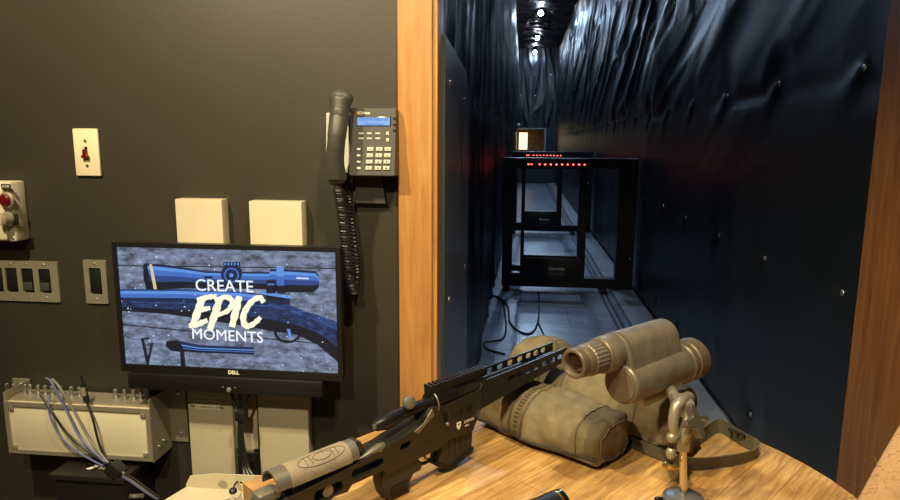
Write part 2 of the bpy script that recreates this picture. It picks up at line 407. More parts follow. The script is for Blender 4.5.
# ------------------------------------------------------------------ black sheeting
ROWS = [.45, 1.11, 1.77, 2.44, 3.10, 3.76]
COLS = [2.02 + .645 * i for i in range(28)]
def fold(y, z, seed, diag):
    if diag: q, rr = .42 * y + .91 * z, .91 * y - .42 * z
    else: q, rr = y + .06 * z, z
    q += noise.noise(Vector((rr * .5, q * .6, seed + 30))) * .35
    n1 = 1 - abs(noise.noise(Vector((q * 2.6, rr * .35, seed)))) * 2.4
    n2 = 1 - abs(noise.noise(Vector((q * 6.0, rr * .55, seed + 9)))) * 2.6
    n3 = 1 - abs(noise.noise(Vector((q * 13, rr * 1.1, seed + 19)))) * 3.0
    up = 1 / (1 + math.exp(-(z - 1.85) * 9))
    amp = (.10 + .90 * up * min(1, .25 + max(0, y - 2.2) * .5)) if diag else .9
    patchy = max(0, min(1, .5 + 1.4 * noise.noise(Vector((y * .7, z * .9, seed + 50)))))
    v = max(0, n1) ** 2 * .034 + max(0, n2) ** 2 * .014 * patchy + max(0, n3) ** 2 * .004 * patchy
    big = (noise.noise(Vector((y * .8, z * .7, seed + 3))) + .4) * .02
    return v * amp + max(0, big) * (.4 + .6 * up)
def pinch(y, z):
    """distance to the closest screw, and a ridge running from the near seam screw"""
    iy = round((y - 2.02) / .645); iz = round((z - .45) / .663)
    dy, dz = y - (2.02 + .645 * iy), z - (.45 + .663 * iz)
    d = math.hypot(dy, dz)
    star = 0
    if d > 1e-4:
        a = math.atan2(dz, dy)
        star = max(0, math.cos(a + .50 - math.pi * 0) if dy > 0 else 0) ** 14 * math.exp(-d / .16) * max(0, 1 - d / .32) * .022
    return min(1, d / .16) ** 1.2, star * min(1, d / .03)
def sheet(name, xs, ys, seed, side, diag, label):
    g = G(); bm = g.bm; V = []
    for z in ys:
        row = []
        for y in xs:
            p, st = pinch(y, z)
            seam = 1 - math.exp(-((z - 1.74) / .03) ** 2) * .8
            d = (fold(y, z, seed, diag) * p * seam + st) + .002
            x = (.968 - d) if side > 0 else (-.246 + d * .75)
            row.append(bm.verts.new((x, y, z)))
        V.append(row)
    for a, b in zip(V, V[1:]):
        for i in range(len(a) - 1):
            f = (a[i], a[i + 1], b[i + 1], b[i])
            bm.faces.new(f if side > 0 else f[::-1])
    o = g.make(name, 'sheet', smooth=0)
    for p in o.data.polygons: p.use_smooth = True
    s = o.modifiers.new('thick', 'SOLIDIFY'); s.thickness = .001; s.offset = -1 
    return tag(o, label, 'sheeting')
def steps(a, b, s0, k):
    out = [a]; s = s0
    while out[-1] < b: out.append(min(b, out[-1] + s)); s *= k
    return out
ysR = steps(WB + .002, 19.98, .012, 1.0032); zs = [TF + .03 + (TC_ - TF - .11) * i / 170 for i in range(171)]
shR = sheet('sheeting', ysR, zs, 3.3, 1, True, 'creased black plastic sheeting screwed over the right tunnel wall')
shL = sheet('sheeting', steps(WB + .002, 19.98, .02, 1.006), zs[::2], 8.1, -1, False, 'creased black plastic sheeting hung over the left tunnel wall')
g = G(); V = []
for y in steps(WB + .06, 19.99, .04, 1.003):
    V.append([g.bm.verts.new((-.24 + 1.21 * i / 40, y, TC_ + .025 - .045 * max(0, 1 - 2 * abs(noise.noise(Vector((y * 2.2, i * .06 + y * .1, 5))))) ** 2 - .02 * abs(noise.noise(Vector((y * 5, i * .1, 1)))))) for i in range(41)])
for a, b in zip(V, V[1:]):
    for i in range(40): g.bm.faces.new((a[i], a[i + 1], b[i + 1], b[i]))
shC = tag(g.make('sheeting', 'sheet', smooth=179), 'rumpled black plastic sheeting across the tunnel ceiling', 'sheeting')
g = G(); V = []
for j in range(60):
    z = 1.97 + (TC_ - 1.98) * j / 59
    V.append([g.bm.verts.new((-.24 + 1.2 * i / 50, 20.045 - .03 * max(0, 1 - 2 * abs(noise.noise(Vector((i * .12, z * .8, 2))))) ** 2, z)) for i in range(51)])
for a, b in zip(V, V[1:]):
    for i in range(50): g.bm.faces.new((a[i], a[i + 1], b[i + 1], b[i]))
shF = tag(g.make('sheeting', 'sheet', smooth=179), 'black sheeting with screw rows on the far end wall of the tunnel', 'sheeting')
scr = G().sph((0, 0, 0), .0105, (.45, 1, 1), 12).make('screw', 'screw'); scr_me = scr.data; bpy.data.objects.remove(scr)
def screws(par, pts, sc=1, rz=0):
    for p in pts:
        o = bpy.data.objects.new('screw', scr_me); COL.objects.link(o); o.parent = par; o.location = p; o.scale = (sc,) * 3; o.rotation_euler = (0, 0, rz)
screws(shR, [(.962, y + random.uniform(-.03, .03), z + random.uniform(-.015, .015)) for z in ROWS[:5] for y in COLS[:15] if not (z > 3 and y < 5) and not (z > 2 and y < 3.5)])
screws(shL, [(-.237, y, z) for z in ROWS[1:5] for y in COLS[3:15:2]])
screws(shF, [(x, 20.035, z) for x in (-.15, .3, .75) for z in (2.3, 2.9, 3.5)], 2.2, R(90))

# steel panel on the near left tunnel wall
sp = thing('steel_panel', 'tall dull steel panel with a clipped top corner beside the left door jamb', 'panel', (-.203, 0, 0))
G().prism([(WB - .14, TF), (2.42, TF), (2.42, 1.70), (2.30, 1.785), (WB - .14, 1.815)], -.006, 0, f=lambda a, b, c: (c, a, b)).make('panel_sheet', 'darksteel', sp, bevel=.002)
for y, z in ((1.78, 1.70), (2.2, 1.68), (2.3, 1.1), (1.8, 1.1)): G().sph((.001, y, z), .011, (.5, 1, 1)).make('screw', 'screw', sp)
G().box((0, 2.16, 1.42), (.003, 2.19, 1.62)).make('handle_slot', 'steel', sp, bevel=.001)

# tunnel lamps
for i, y in enumerate((3.3, 6.8, 10.4, 14.2, 17.5)):
    shown = i >= 3
    t = thing('ceiling_lamp', ['cool white ceiling lamp nearest the tunnel mouth', 'cool white ceiling lamp second from the tunnel mouth', 'cool white ceiling lamp third from the tunnel mouth',
               'topmost bright white bulb lamp on the tunnel ceiling', 'middle bright bulb lamp on the tunnel ceiling'][i], 'lamp', (.275, y, TC_ - .07), group='lamps along the tunnel ceiling')
    G().cyl((0, 0, .02), (0, 0, .07), .06, .05).make('socket', 'frame', t)
    G().sph((0, 0, -.03), .055).make('bulb', 'lightwhite', t)
    l = bpy.data.lights.new('tunnel_light', 'SPOT'); l.energy = TUN_E * (1.0 if i else .4); l.color = (.48, .70, 1); l.shadow_soft_size = .06
    l.spot_size = R(172); l.spot_blend = .3
    o = bpy.data.objects.new('tunnel_light', l); COL.objects.link(o); o.parent = t; o.location = (0, 0, -.10)
t = thing('ceiling_lamp', 'lowest and farthest bright bulb lamp just ahead of the end wall', 'lamp', (.25, 19.8, TC_ - .12), group='lamps along the tunnel ceiling')
G().cyl((0, 0, .02), (0, 0, .12), .06, .05).make('socket', 'frame', t); G().sph((0, 0, -.03), .055).make('bulb', 'lightwhite', t)
l = bpy.data.lights.new('tunnel_light', 'SPOT'); l.energy = 22; l.color = (.48, .70, 1); l.shadow_soft_size = .06; l.spot_size = R(172)
o = bpy.data.objects.new('tunnel_light', l); COL.objects.link(o); o.parent = t; o.location = (0, 0, -.10)
# lit thing beyond the far opening
t = thing('work_light', 'glowing warm white work light standing in the opening at the tunnel end', 'lamp', (-.03, 20.55, 1.2))
G().box((-.13, -.03, .10), (.13, .03, .62), bev=.01).make('lamp_panel', 'warmlamp', t); G().box((-.06, -.06, 0), (.06, .06, .10)).make('lamp_foot', 'frame', t)
l = bpy.data.lights.new('work_glow', 'POINT'); l.energy = .3; l.color = (1, .75, .4); l.shadow_soft_size = .1
o = bpy.data.objects.new('work_glow', l); COL.objects.link(o); o.parent = t; o.location = (.25, -.1, .4)
t = thing('security_camera', 'small white dome camera on the end wall above the lit opening', 'camera', (-.17, 19.93, 2.04))
G().sph((0, 0, 0), .045, (1, 1, 1.2)).make('camera_dome', mat('white_dome', srgb(210, 215, 220), .3), t); G().box((-.03, 0, -.02), (.03, .05, .05)).make('bracket', 'frame', t)

# ------------------------------------------------------------------ chronograph frames
def chrono(loc, label):
    t = thing('chronograph_frame', label, 'measuring frame', loc, group='black sensor frames standing across the tunnel')
    g = G(); W_, H_, D_ = 1.10, 1.13, .10
    out = [(-W_ / 2, .035), (W_ / 2, .035), (W_ / 2, H_), (-W_ / 2, H_)]
    x0 = -W_ / 2
    holes = [[(x0 + .085, .15), (x0 + .155, .15), (x0 + .155, H_ - .085), (x0 + .085, H_ - .085)],
             [(x0 + .185, .31), (x0 + .635, .31), (x0 + .635, H_ - .085), (x0 + .185, H_ - .085)],
             [(x0 + .70, .12), (W_ / 2 - .145, .12), (W_ / 2 - .145, H_ - .085), (x0 + .70, H_ - .085)]]
    g.prism(out, -D_ / 2, D_ / 2, holes=holes).make('frame_body', 'frame', t, bevel=.004)
    G().box((x0 + .155, -.065, .09), (x0 + .67, -.04, .29), bev=.003).make('sensor_housing', 'black', t)
    text('Garmin', .045, 'white', t, (x0 + .46, -.067, .20), name='emblem', shear=.3)
    text('CHRONO', .028, 'greycable', t, (x0 + .46, -.067, .155), name='lettering')
    G().box((x0 + .12, -.062, H_ - .09), (x0 + .69, -.045, H_ - .005), bev=.002).make('led_bar', 'frame', t)
    for k in range(11):
        G().sph((x0 + .205 + (.026 if k == 1 else 0) + (.046 * (k) if k > 1 else 0), -.066, H_ - .052), .0078, (1, .5, .8), 10).make('led', 'led', t)
    G().box((x0 + .70, -.06, H_ - .04), (W_ / 2 - .05, -.05, H_ - .028)).make('top_trim', 'rail', t)
    for sx in (x0 + .04, W_ / 2 - .24): G().box((sx - .03, -.12, 0), (sx + .03, .12, .035), bev=.004).make('foot', 'frame', t)
    screws(t, [(x0 + .03, -.052, .8), (x0 + .55, -.064, H_ - .16), (x0 + .60, -.052, .32), (W_ / 2 - .05, -.052, H_ - .03), (W_ / 2 - .03, -.052, .3), (x0 + .7, -.052, .93)], .6, R(90))
    return t
chrono((.385, 5.55, TF), 'nearer of the two black frames with red lights standing across the tunnel')
chrono((.385, 9.1, TF), 'farther of the two black frames with red lights, seen through the nearer one')

def floor_pts(l, z=TF + .006): return spline([at(a, b, z=z) for a, b in l], 10)
tag(G().tube(floor_pts([(494, 295), (507, 305), (510, 322), (519, 331), (531, 333), (538, 321), (539, 300), (538, 291)]), .006).make('floor_cable', 'cable'), 'black cable looping over the tunnel floor below the near frame', 'cable')
tag(G().tube(floor_pts([(492, 295), (502, 300), (506, 325), (503, 338), (492, 341), (484, 342), (487, 349), (505, 354)]), .006).make('floor_cable', 'cable'), 'black cable curling along the foot of the left tunnel wall', 'cable')
tag(G().tube(floor_pts([(538, 322), (541, 328), (545, 338), (550, 350)]), .005).make('floor_cable', 'cable'), 'short black cable tail running behind the bags on the tunnel floor', 'cable')
o = thing('junction_box', 'small dark box with a pale tag at the left foot of the near frame', 'box', (-.045, 5.85, TF))
G().box((-.05, -.04, 0), (.05, .04, .16), bev=.006).make('box_body', 'black', o); G().box((-.03, -.043, .03), (.04, -.04, .10)).make('tag', 'grey_box', o)

# ================================================================== BENCH
PSI = R(38.5); BZ = .89
U = Vector((math.sin(PSI), math.cos(PSI), 0)); VV = Vector((math.cos(PSI), -math.sin(PSI), 0)); C0 = Vector((-.531, 1.124, 0))
def uv(u, v, z=0): return C0 + U * u + VV * v + Vector((0, 0, z))
RZB = R(90) - PSI                    # local x along U, local y = -VV
bench = thing('workbench', 'thick butcher block workbench with a rounded corner under the rifle', 'workbench', (C0.x, C0.y, 0), (0, 0, RZB))
pts = [(0, 0), (.90, 0), (.93, -.03), (.93, -.50)]
for k in range(1, 13):
    a = k / 12 * R(90); pts.append((.93 - .42 * (1 - math.cos(a)), -.50 - .50 * math.sin(a)))
pts += [(.0, -1.0)]
G().prism(pts, BZ - .055, BZ, f=lambda a, b, c: (a, b, c)).make('worktop', 'bench', bench, bevel=.003, smooth=30)
for a, b in ((.10, -.10), (.10, -.9), (.62, -.12), (.50, -.85)):
    G().box((a - .04, b - .04, 0), (a + .04, b + .04, BZ - .055)).make('leg', 'trimdark', bench, bevel=.003)

# ================================================================== RIFLE  (local x = muzzle, y = left, z from bench)
RC = uv(0, .24, BZ)
rf = thing('bolt_action_rifle', 'black bolt action chassis rifle resting across the canvas bags, bolt open', 'rifle', RC, (0, 0, RZB))
def Z(p): return [(a, b - BZ) for a, b in p]
chs = Z([(.407, 1.058), (.398, 1.046), (.300, 1.038), (.285, 1.044), (.262, 1.044), (.240, 1.022), (.150, 1.005), (.03, .994), (-.10, .984), (-.13, .970), (-.13, .915), (-.10, .905), (-.06, .925), (-.02, .935), (.035, .955), (.062, .952), (.072, .962), (.142, .962), (.150, .952), (.30, .955), (.30, .965), (.379, .960), (.405, 1.003)])
hole = lambda s0, z0, s1, z1, r: [(a, b - BZ) for a, b in rrect(s0, z0, s1, z1, r)]
hs = [hole(.072, .972, .142, .988, .007), hole(-.005, .957, .052, .979, .009), hole(-.050, .950, -.022, .972, .010), hole(.182, .985, .208, .998, .006)]
G().prism(chs, -.022, .022, holes=hs).make('chassis', 'chassis', rf, bevel=.003, smooth=30)
for s in (.313, .340, .367):
    G().prism([(a, b - BZ) for a, b in rrect(s - .009, 1.008, s + .009, 1.022, .006)], -.0228, -.0215).make('vent', 'glossblack', rf)
    G().tube([(a, -.0228, b - BZ) for a, b in rrect(s - .009, 1.008, s + .009, 1.022, .006)], .0004, 6, True).make('vent_rim', 'rifle', rf)
G().prism(Z([(.262, 1.044), (.240, 1.022), (.215, 1.013), (.225, 1.005), (.268, 1.030)]), -.0235, -.018).make('thumb_shelf', 'gun_grey', rf, bevel=.001)
G().cyl((.025, -.019, .077), (.025, .019, .077), .011, n=18).make('adjust_wheel', 'gun_grey', rf, bevel=.001)
# printed marks on the magazine well
text('DEFENSE', .0075, 'white', rf, (.366, -.0225, .098), rot=(R(90), 0, R(0)), name='lettering'); text('PRO', .006, 'white', rf, (.360, -.0225, .089), name='lettering')
g = G(); g.prism(Z([(.330, .994), (.342, .994), (.342, .984), (.336, .977), (.330, .984)]), -.0228, -.0221, holes=[Z([(.333, .991), (.339, .991), (.339, .987), (.333, .987)])]); g.make('crest', 'white', rf)
for k in range(3): G().box((.388 + k * .004, -.0228, .098), (.389 + k * .004, -.022, .112), rot=Matrix.Rotation(R(18), 3, 'Y')).make('stripe', 'gun_grey', rf)
# magazine, trigger, grip
mg = G().prism(Z([(.388, .975), (.385, .918), (.320, .900), (.288, .918), (.302, .975)]), -.014, .014).make('magazine', 'polymer', rf, bevel=.002)
G().prism(Z([(.388, .921), (.386, .912), (.320, .894), (.284, .914), (.286, .922), (.320, .903)]), -.017, .017).make('floor_plate', 'rifle', mg, bevel=.001)
G().cyl((.300, -.0148, .045), (.300, -.0138, .045), .006).make('catch', 'glossblack', mg)
for k in range(4): G().box((.318 + k * .016, -.0152, .030 + k * .003), (.321 + k * .016, -.014, .072), bev=.0005).make('magazine_rib', 'polymer', mg)
G().tube([(a, 0, b - BZ) for a, b in ((.298, .958), (.294, .936), (.284, .926), (.262, .924), (.244, .930), (.236, .945), (.236, .957))], .0035, 8).make('trigger_guard', 'rifle', rf)
G().tube(spline([(.266, 0, .068), (.268, 0, .058), (.263, 0, .048), (.267, 0, .042)], 4), .0028, 8).make('trigger', 'gun_grey', rf)
gr = G().prism(Z([(.146, .958), (.205, .956), (.232, .952), (.246, .935), (.243, .922), (.222, .922), (.214, .912), (.212, .900), (.214, .8905), (.160, .8905), (.150, .905), (.143, .930)]), -.016, .016).make('grip', 'polymer', rf, bevel=.006)
G().prism(Z([(.164, .918), (.204, .918), (.204, .898), (.164, .898)]), -.0175, -.0155).make('grip_panel', 'rifle', gr, bevel=.001)
# receiver and rail
rc = G().cyl((.272, 0, .158), (.42, 0, .158), .0178, n=28).make('receiver', 'rifle', rf, bevel=.001)
G().prism([(a, b) for a, b in rrect(.335, .157, .400, .173, .005)], -.0186, -.006).make('ejection_port', 'glossblack', rc)
g = G(); g.box((.270, -.0095, .174), (.435, .0095, .187)); g.make('rail_base', 'rifle', rf, bevel=.001)
g = G()
for k in range(16): g.box((.271 + k * .0104, -.0112, .186), (.271 + k * .0104 + .0056, .0112, .1925))
ra = g.make('rail', 'rifle', rf, bevel=.0008)
G().tube([(.280, .0225 * math.cos(a), .154 + .0235 * math.sin(a)) for a in [2 * math.pi * k / 24 for k in range(24)]], .0016, 6, True).make('tang_ring', 'gun_grey', rf)
bl = G().cyl((.19, 0, .156), (.285, 0, .156), .0115, n=24).make('bolt', 'rifle', rf)
G().lathe([(0, .0085), (.004, .0105), (.022, .0150), (.042, .0150), (.060, .0115)], (.140, 0, .150), (1, 0, .08)).make('bolt_shroud', 'rifle', bl)
G().cyl((.1385, 0, .1500), (.1415, 0, .1502), .0055).make('firing_pin', 'gun_grey', bl)
G().tube(spline([(.212, -.004, .160), (.216, -.012, .170), (.214, -.008, .176)], 5), .0042, 10).make('bolt_arm', 'rifle', bl)
G().lathe([(0, .007), (.004, .0105), (.014, .0125), (.018, .0105), (.0198, .005)], (.214, -.004, .177), (-.35, -1, .25)).make('bolt_knob', 'gun_grey', bl)
G().tube(spline([(.282, -.019, .148), (.296, -.024, .135), (.300, -.025, .118)], 5), .0022, 8).make('bolt_release', 'rifle', rf)
G().sph((.300, -.0255, .112), .0045).make('release_tip', 'gun_grey', rf)
# fore-end: open topped channel with slots
def oval(cx, cz, w_, h_): return rrect(cx - w_ / 2, cz - h_ / 2, cx + w_ / 2, cz + h_ / 2, min(w_, h_) * .45, 4)
pr = [(.405, .112), (.690, .142), (.704, .150), (.706, .176), (.405, .1705)]
fr = G().prism(pr, -.023, -.0185, holes=[oval(s, .151 + (s - .405) * .03, .024, .011) for s in (.50, .528, .56, .588, .62, .65, .68)]).make('forend', 'rifle', rf, bevel=.001)
G().prism([(.405, .150), (.706, .158), (.706, .179), (.405, .176)], .0185, .023, holes=[oval(s, .166 + (s - .405) * .01, .022, .012) for s in (.475, .51, .545, .58, .612, .640, .668)]).make('forend_wall', 'rifle', fr, bevel=.001)
G().prism([(.405, .112), (.690, .142), (.704, .150), (.704, .154), (.405, .118)], -.0186, .0186).make('forend_floor', 'rifle', fr)
G().box((.405, .0186, .118), (.700, .0226, .155)).make('forend_skirt', 'rifle', fr)
G().cyl((.41, 0, .158), (.56, 0, .158), .011, n=20).make('barrel', 'rifle', rf)
# cheek piece: half shell with tooled leather
def shell(s0, s1, r, t, cz, a0, a1, n=18):
    g = G(); pf = []
    for k in range(n + 1):
        a = R(a0 + (a1 - a0) * k / n); pf.append((math.cos(a) * r, cz + math.sin(a) * r))
    for k in range(n, -1, -1):
        a = R(a0 + (a1 - a0) * k / n); pf.append((math.cos(a) * (r - t), cz + math.sin(a) * (r - t)))
    return g.prism(pf, s0, s1, f=lambda a, b, c: (c, a, b))
ck = shell(-.072, .088, .0245, .003, .118, -5, 185).make('cheek_rest', 'gun_grey', rf)
wr = shell(-.046, .072, .0255, .002, .118, -8, 188).make('leather_wrap', 'leather', ck)
def onshell(s, a): return (s, -math.cos(a) * .0257, .118 + math.sin(a) * .0257)
for P in ([(-.030 + .0 + .048 + .046 * math.cos(t), R(62) + .50 * math.sin(t)) for t in [2 * math.pi * k / 40 for k in range(40)]],
          [(.020 + .018 * math.cos(t), R(66) + .30 * math.sin(t)) for t in [2 * math.pi * k / 30 for k in range(30)]]):
    G().tube([onshell(*p) for p in P], .0006, 5, True).make('tooling_line', 'leatherline', wr)
for s in (-.012, -.002, .040, .048): G().tube([onshell(s, R(45 + k * 7)) for k in range(7)], .0006, 5).make('tooling_line', 'leatherline', wr)
G().prism([(.088, .120), (.112, .116), (.100, .140), (.088, .143)], -.012, .012).make('rest_nose', 'polymer', ck, bevel=.003)
G().lathe([(0, .001), (.025, .006), (.050, .009), (.062, .006)], (.088, -.014, .108), (1, 0, .12), 16).make('tensioner', 'gun_grey', rf)
for s in (-.04, .06): G().cyl((s, 0, .095), (s, 0, .142), .005).make('rest_post', 'gun_grey', ck)
G().box((-.100, -.016, .094), (-.058, .014, .116), bev=.008).make('butt_spacer', 'gun_grey', rf)
G().box((-.150, -.022, .005), (-.130, .022, .115), bev=.007).make('butt_pad', 'polymer', rf)

# ================================================================== BAGS
def bag(name, L_, W_, H_, seed, m, label, loc, rz, ear=0, taper=(.75, .9), dent=None, cat='bag'):
    t = thing(name, label, cat, loc, (0, 0, rz))
    g = G(); nx, na = 60, 44; rings = []
    for i in range(nx + 1):
        x = -L_ / 2 + L_ * i / nx; e = min(i / 3, (nx - i) / 2.5, 1); endf = math.sqrt(max(0, 1 - (1 - e) ** 2)) * .22 + .78
        tp = taper[0] + (taper[1] - taper[0]) * i / nx
        ring = []
        for k in range(na):
            a = 2 * math.pi * k / na; c, s = math.cos(a), math.sin(a)
            pw = .62
            y = math.copysign(abs(c) ** pw, c) * W_ / 2; z = math.copysign(abs(s) ** pw, s) * H_ / 2 + H_ / 2
            if s > 0: y = y * (1 - .30 * s ** 2) + .012 * s
            sq = endf * (1 if i not in (0, nx) else .97)
            nn = noise.noise(Vector((x * 8, y * 8, z * 8 + seed))) * .007 + noise.noise(Vector((x * 26, y * 26, z * 26 + seed))) * .0022
            edge = max(0, 1 - min(i, nx - i) / 14)
            nn -= max(0, 1 - abs(noise.noise(Vector((a * 2.6, x * 6, seed + 4)))) * 5) * (.002 + .006 * edge)
            nn -= max(0, 1 - abs(noise.noise(Vector((x * 7 + a * .8, a * .7, seed + 14)))) * 7) * .004
            k2 = 1 + nn / (H_ / 2)
            yy, zz = y * sq * k2, (z - H_ / 2) * sq * tp * k2 + H_ / 2 * tp
            if dent:
                dd = math.exp(-((x - dent[0]) / dent[1]) ** 2); zz -= dd * dent[2] * max(0, (zz / H_ - .35)) * 1.5
            ring.append(g.bm.verts.new((x, yy, max(0.0005, zz))))
        rings.append(ring)
    P_ = [[vv.co.copy() for vv in r_] for r_ in rings]
    t['_'] = 0; del t['_']
    for a, b in zip(rings, rings[1:]):
        for k in range(na): g.bm.faces.new((a[k], a[(k + 1) % na], b[(k + 1) % na], b[k]))
    g.bm.faces.new(rings[0][::-1]); g.bm.faces.new(rings[-1])
    o = g.make('bag_body', m, t, smooth=60)
    out = lambda p, q: p + (p - q).normalized() * .0012
    cen = lambda i: sum(P_[i], Vector()) / na
    G().tube([out(P_[i][25], cen(i)) for i in range(1, nx, 2)], .0030, 8).make('piping', 'blackpad', t)
    for i, r_ in ((nx, .0020), (nx - 9, .0009)):
        G().tube([out(p, cen(i)) if i < nx else p for p in P_[i]], r_, 6, True).make('end_seam', 'strap', t)
    return t
ear_x = (0,)
RB = R(-38.5)                        # local x along VV (towards the right of the picture)
b1 = uv(.582, .306, BZ)
lower = bag('shooting_bag', .328, .150, .112, 2.0, canvas_mat('khaki_canvas_front', -.038, (.160, -.03, .055, .062)), 'long khaki canvas shooting bag lying in front, striped print, on the bench', b1, RB, taper=(1.0, .92))
b2 = uv(.757, .315, BZ)
ear_x = (-.125,)
upper = bag('shooting_bag', .43, .19, .178, 6.0, canvas_mat('khaki_canvas_rear', -.125), 'larger khaki canvas bag behind the striped one, under the muzzle end and telescope', b2, RB, taper=(.92, .72), ear=.0, dent=(-.078, .038, .058))
# soft rabbit ear behind the fore-end and gathered neck of the bag
def blob(parent, c, r, sc, seed, m, name):
    g = G(); g.sph((0, 0, 0), r, n=40)
    for vtx in g.bm.verts:
        n_ = noise.noise(vtx.co * 14 + Vector((seed, 0, 0))) * .16 + noise.noise(vtx.co * 40 + Vector((seed, 3, 0))) * .05
        vtx.co *= 1 + n_; vtx.co = Vector((vtx.co.x * sc[0], vtx.co.y * sc[1], vtx.co.z * sc[2])) + Vector(c)
    return g.make(name, m, parent, smooth=179)
cv = canvas_mat('khaki_canvas_plain', 9)
blob(upper, (-.012, .045, .138), .048, (1.55, .75, .62), 4, cv, 'bag_ear')
blob(upper, (-.160, .0, .132), .046, (1.0, .95, .72), 9, cv, 'bag_ear')
g = G(); V = []
for i in range(25):                 # gathered neck, pleated
    t = i / 24; ring = []
    for k in range(48):
        a = 2 * math.pi * k / 48; rr = (.058 * (1 - t) ** .8 + .022) * (1 + .12 * math.sin(a * 9 + t * 3) * t * 1.3)
        if t > .7: rr *= 1 + (t - .7) * 1.6
        ring.append(g.bm.verts.new((.185 + t * .075, -.005 - t * .03 + rr * 1.1 * math.cos(a), max(.001, .058 - t * .012 + rr * .85 * math.sin(a)))))
    V.append(ring)
for a, b in zip(V, V[1:]):
    for k in range(48): g.bm.faces.new((a[k], a[(k + 1) % 48], b[(k + 1) % 48], b[k]))
g.bm.faces.new(V[0][::-1]); g.bm.faces.new(V[-1])
g.make('gathered_neck', cv, upper, smooth=60)
# strap and pad
sp_ = [at(a, b, z=BZ + .017) for a, b in ((632, 442), (655, 452), (690, 463), (725, 461), (752, 455), (757, 447), (742, 438), (724, 427), (716, 426), (704, 434), (690, 442), (668, 446))]
st = G().ribbon(spline(sp_, 8), .028, .0028, lambda t: R(78)).make('carrying_strap', 'strap')
tag(st, 'olive webbing carrying strap looped on the bench right of the bags', 'strap')
bk = thing('strap_buckle', 'dark slide buckle threaded on the far side of the strap loop', 'buckle', at(738, 436, z=BZ + .018), (R(55), 0, R(130)))
G().prism(rrect(-.02, -.017, .02, .017, .004), -.002, .002, holes=[rrect(-.014, -.012, -.003, .012, .002), rrect(.003, -.012, .014, .012, .002)], f=lambda a, b, c: (a, b, c)).make('buckle_plate', 'black', bk, bevel=.0008)
pd = at(642, 452, z=BZ)
o = G().prism(rrect(-.055, -.022, .055, .022, .021), 0, .010, f=lambda a, b, c: (a, b, c)).make('shoulder_pad', 'blackpad', bevel=.003, loc=pd + Vector((0, .03, 0)), rot=(0, 0, R(-20)))
tag(o, 'dark padded oval piece lying beside the end of the front bag', 'pad')

# ================================================================== SPOTTING SCOPE AND STAND
PA, PB = Vector((.191, 1.193, 1.10)), Vector((.376, 1.38, 1.10))
dS = (PB - PA).normalized(); yaw = math.atan2(dS.y, dS.x)
sc_ = thing('spotting_scope', 'worn bronze grey folded body spotting scope clamped on a small stand', 'spotting scope', PA, (0, 0, yaw))
Lx = (PB - PA).length - .028
ob = G().lathe([(0, .036), (.004, .0385), (.03, .0385), (Lx - .055, .0405), (Lx - .045, .0405)], (0, 0, 0), (1, 0, 0), 48).make('objective_tube', 'scope', sc_, smooth=30)
G().lathe([(0, .040), (.004, .0435), (.010, .0435), (.012, .041), (.022, .041), (.024, .0435), (.055, .044), (.060, .041), (.0605, .034)], (Lx - .045, 0, 0), (1, 0, 0), 48).make('objective_ring', 'scopecap', ob, smooth=30)
G().cyl((-.003, 0, 0), (.001, 0, 0), .0335, n=40).make('end_cap', 'scopecap', ob, bevel=.001)
G().lathe([(0, .0085), (.001, .009)], (-.0042, .008, .004), (1, 0, 0)).make('cap_button', 'scopecap', ob)
# upper prism housing: stadium leaning left
ux, uz = .030, .062
def stadium(r0, c0, r1, c1, n=14):
    c0, c1 = Vector(c0), Vector(c1); d = (c1 - c0).normalized(); nrm = Vector((-d.y, d.x)); base = math.atan2(nrm.y, nrm.x); P = []
    for k in range(n + 1): a = base - math.pi * k / n; P.append((c1.x + r1 * math.cos(a), c1.y + r1 * math.sin(a)))
    for k in range(n + 1): a = base + math.pi - math.pi * k / n + 0; a = base + math.pi + math.pi * (1 - k / n) - math.pi; P.append((c0.x + r0 * math.cos(base - math.pi - math.pi * k / n), c0.y + r0 * math.sin(base - math.pi - math.pi * k / n)))
    return P
X3 = lambda a, b, c: (c, a, b)
hb = G().prism(stadium(.030, (.006, .018), .037, (ux - .006, uz - .006)), .006, .172, f=X3).make('prism_housing', 'scope', sc_, bevel=.005, smooth=30)
G().prism(stadium(.031, (.006, .018), .0378, (ux - .006, uz - .006)), .012, .016, f=X3).make('housing_rib', 'scopecap', hb)
ep = G().lathe([(0, .0335), (.004, .035), (.034, .035), (.038, .033)], (-.030, ux - .004, uz - .006), (1, 0, 0), 48).make('eyepiece_barrel', 'scope', sc_, smooth=30)
G().lathe([(0, .031), (.003, .0335), (.012, .0335), (.014, .031)], (-.036, ux - .004, uz - .006), (1, 0, 0), 48).make('barrel_ring', 'scopecap', ep, smooth=30)
G().lathe([(0, .028), (.002, .0305), (.034, .0305), (.036, .028)], (-.074, ux - .004, uz - .006), (1, 0, 0), 96, ribs=(1, 2, 0, .0012)).make('zoom_ring', 'scope', ep, smooth=20)
g = G(); ec = Vector((-.108, ux - .004, uz - .006))
prof = [(.036, .027), (.034, .0285), (.022, .0285), (.018, .0265), (.014, .0275), (.002, .0275), (0, .026), (0, .022), (.003, .0205), (.012, .019)]
g.lathe(prof, ec, (1, 0, 0), 48).make('eyecup', 'scopecap', ep, smooth=30)
G().sph(ec + Vector((.011, 0, 0)), .0185, (.28, 1, 1), 24).make('eye_lens', 'lens', ep)
G().box((.06, -.014, -.058), (.15, .014, -.034), bev=.004).make('mounting_foot', 'clamp', sc_)

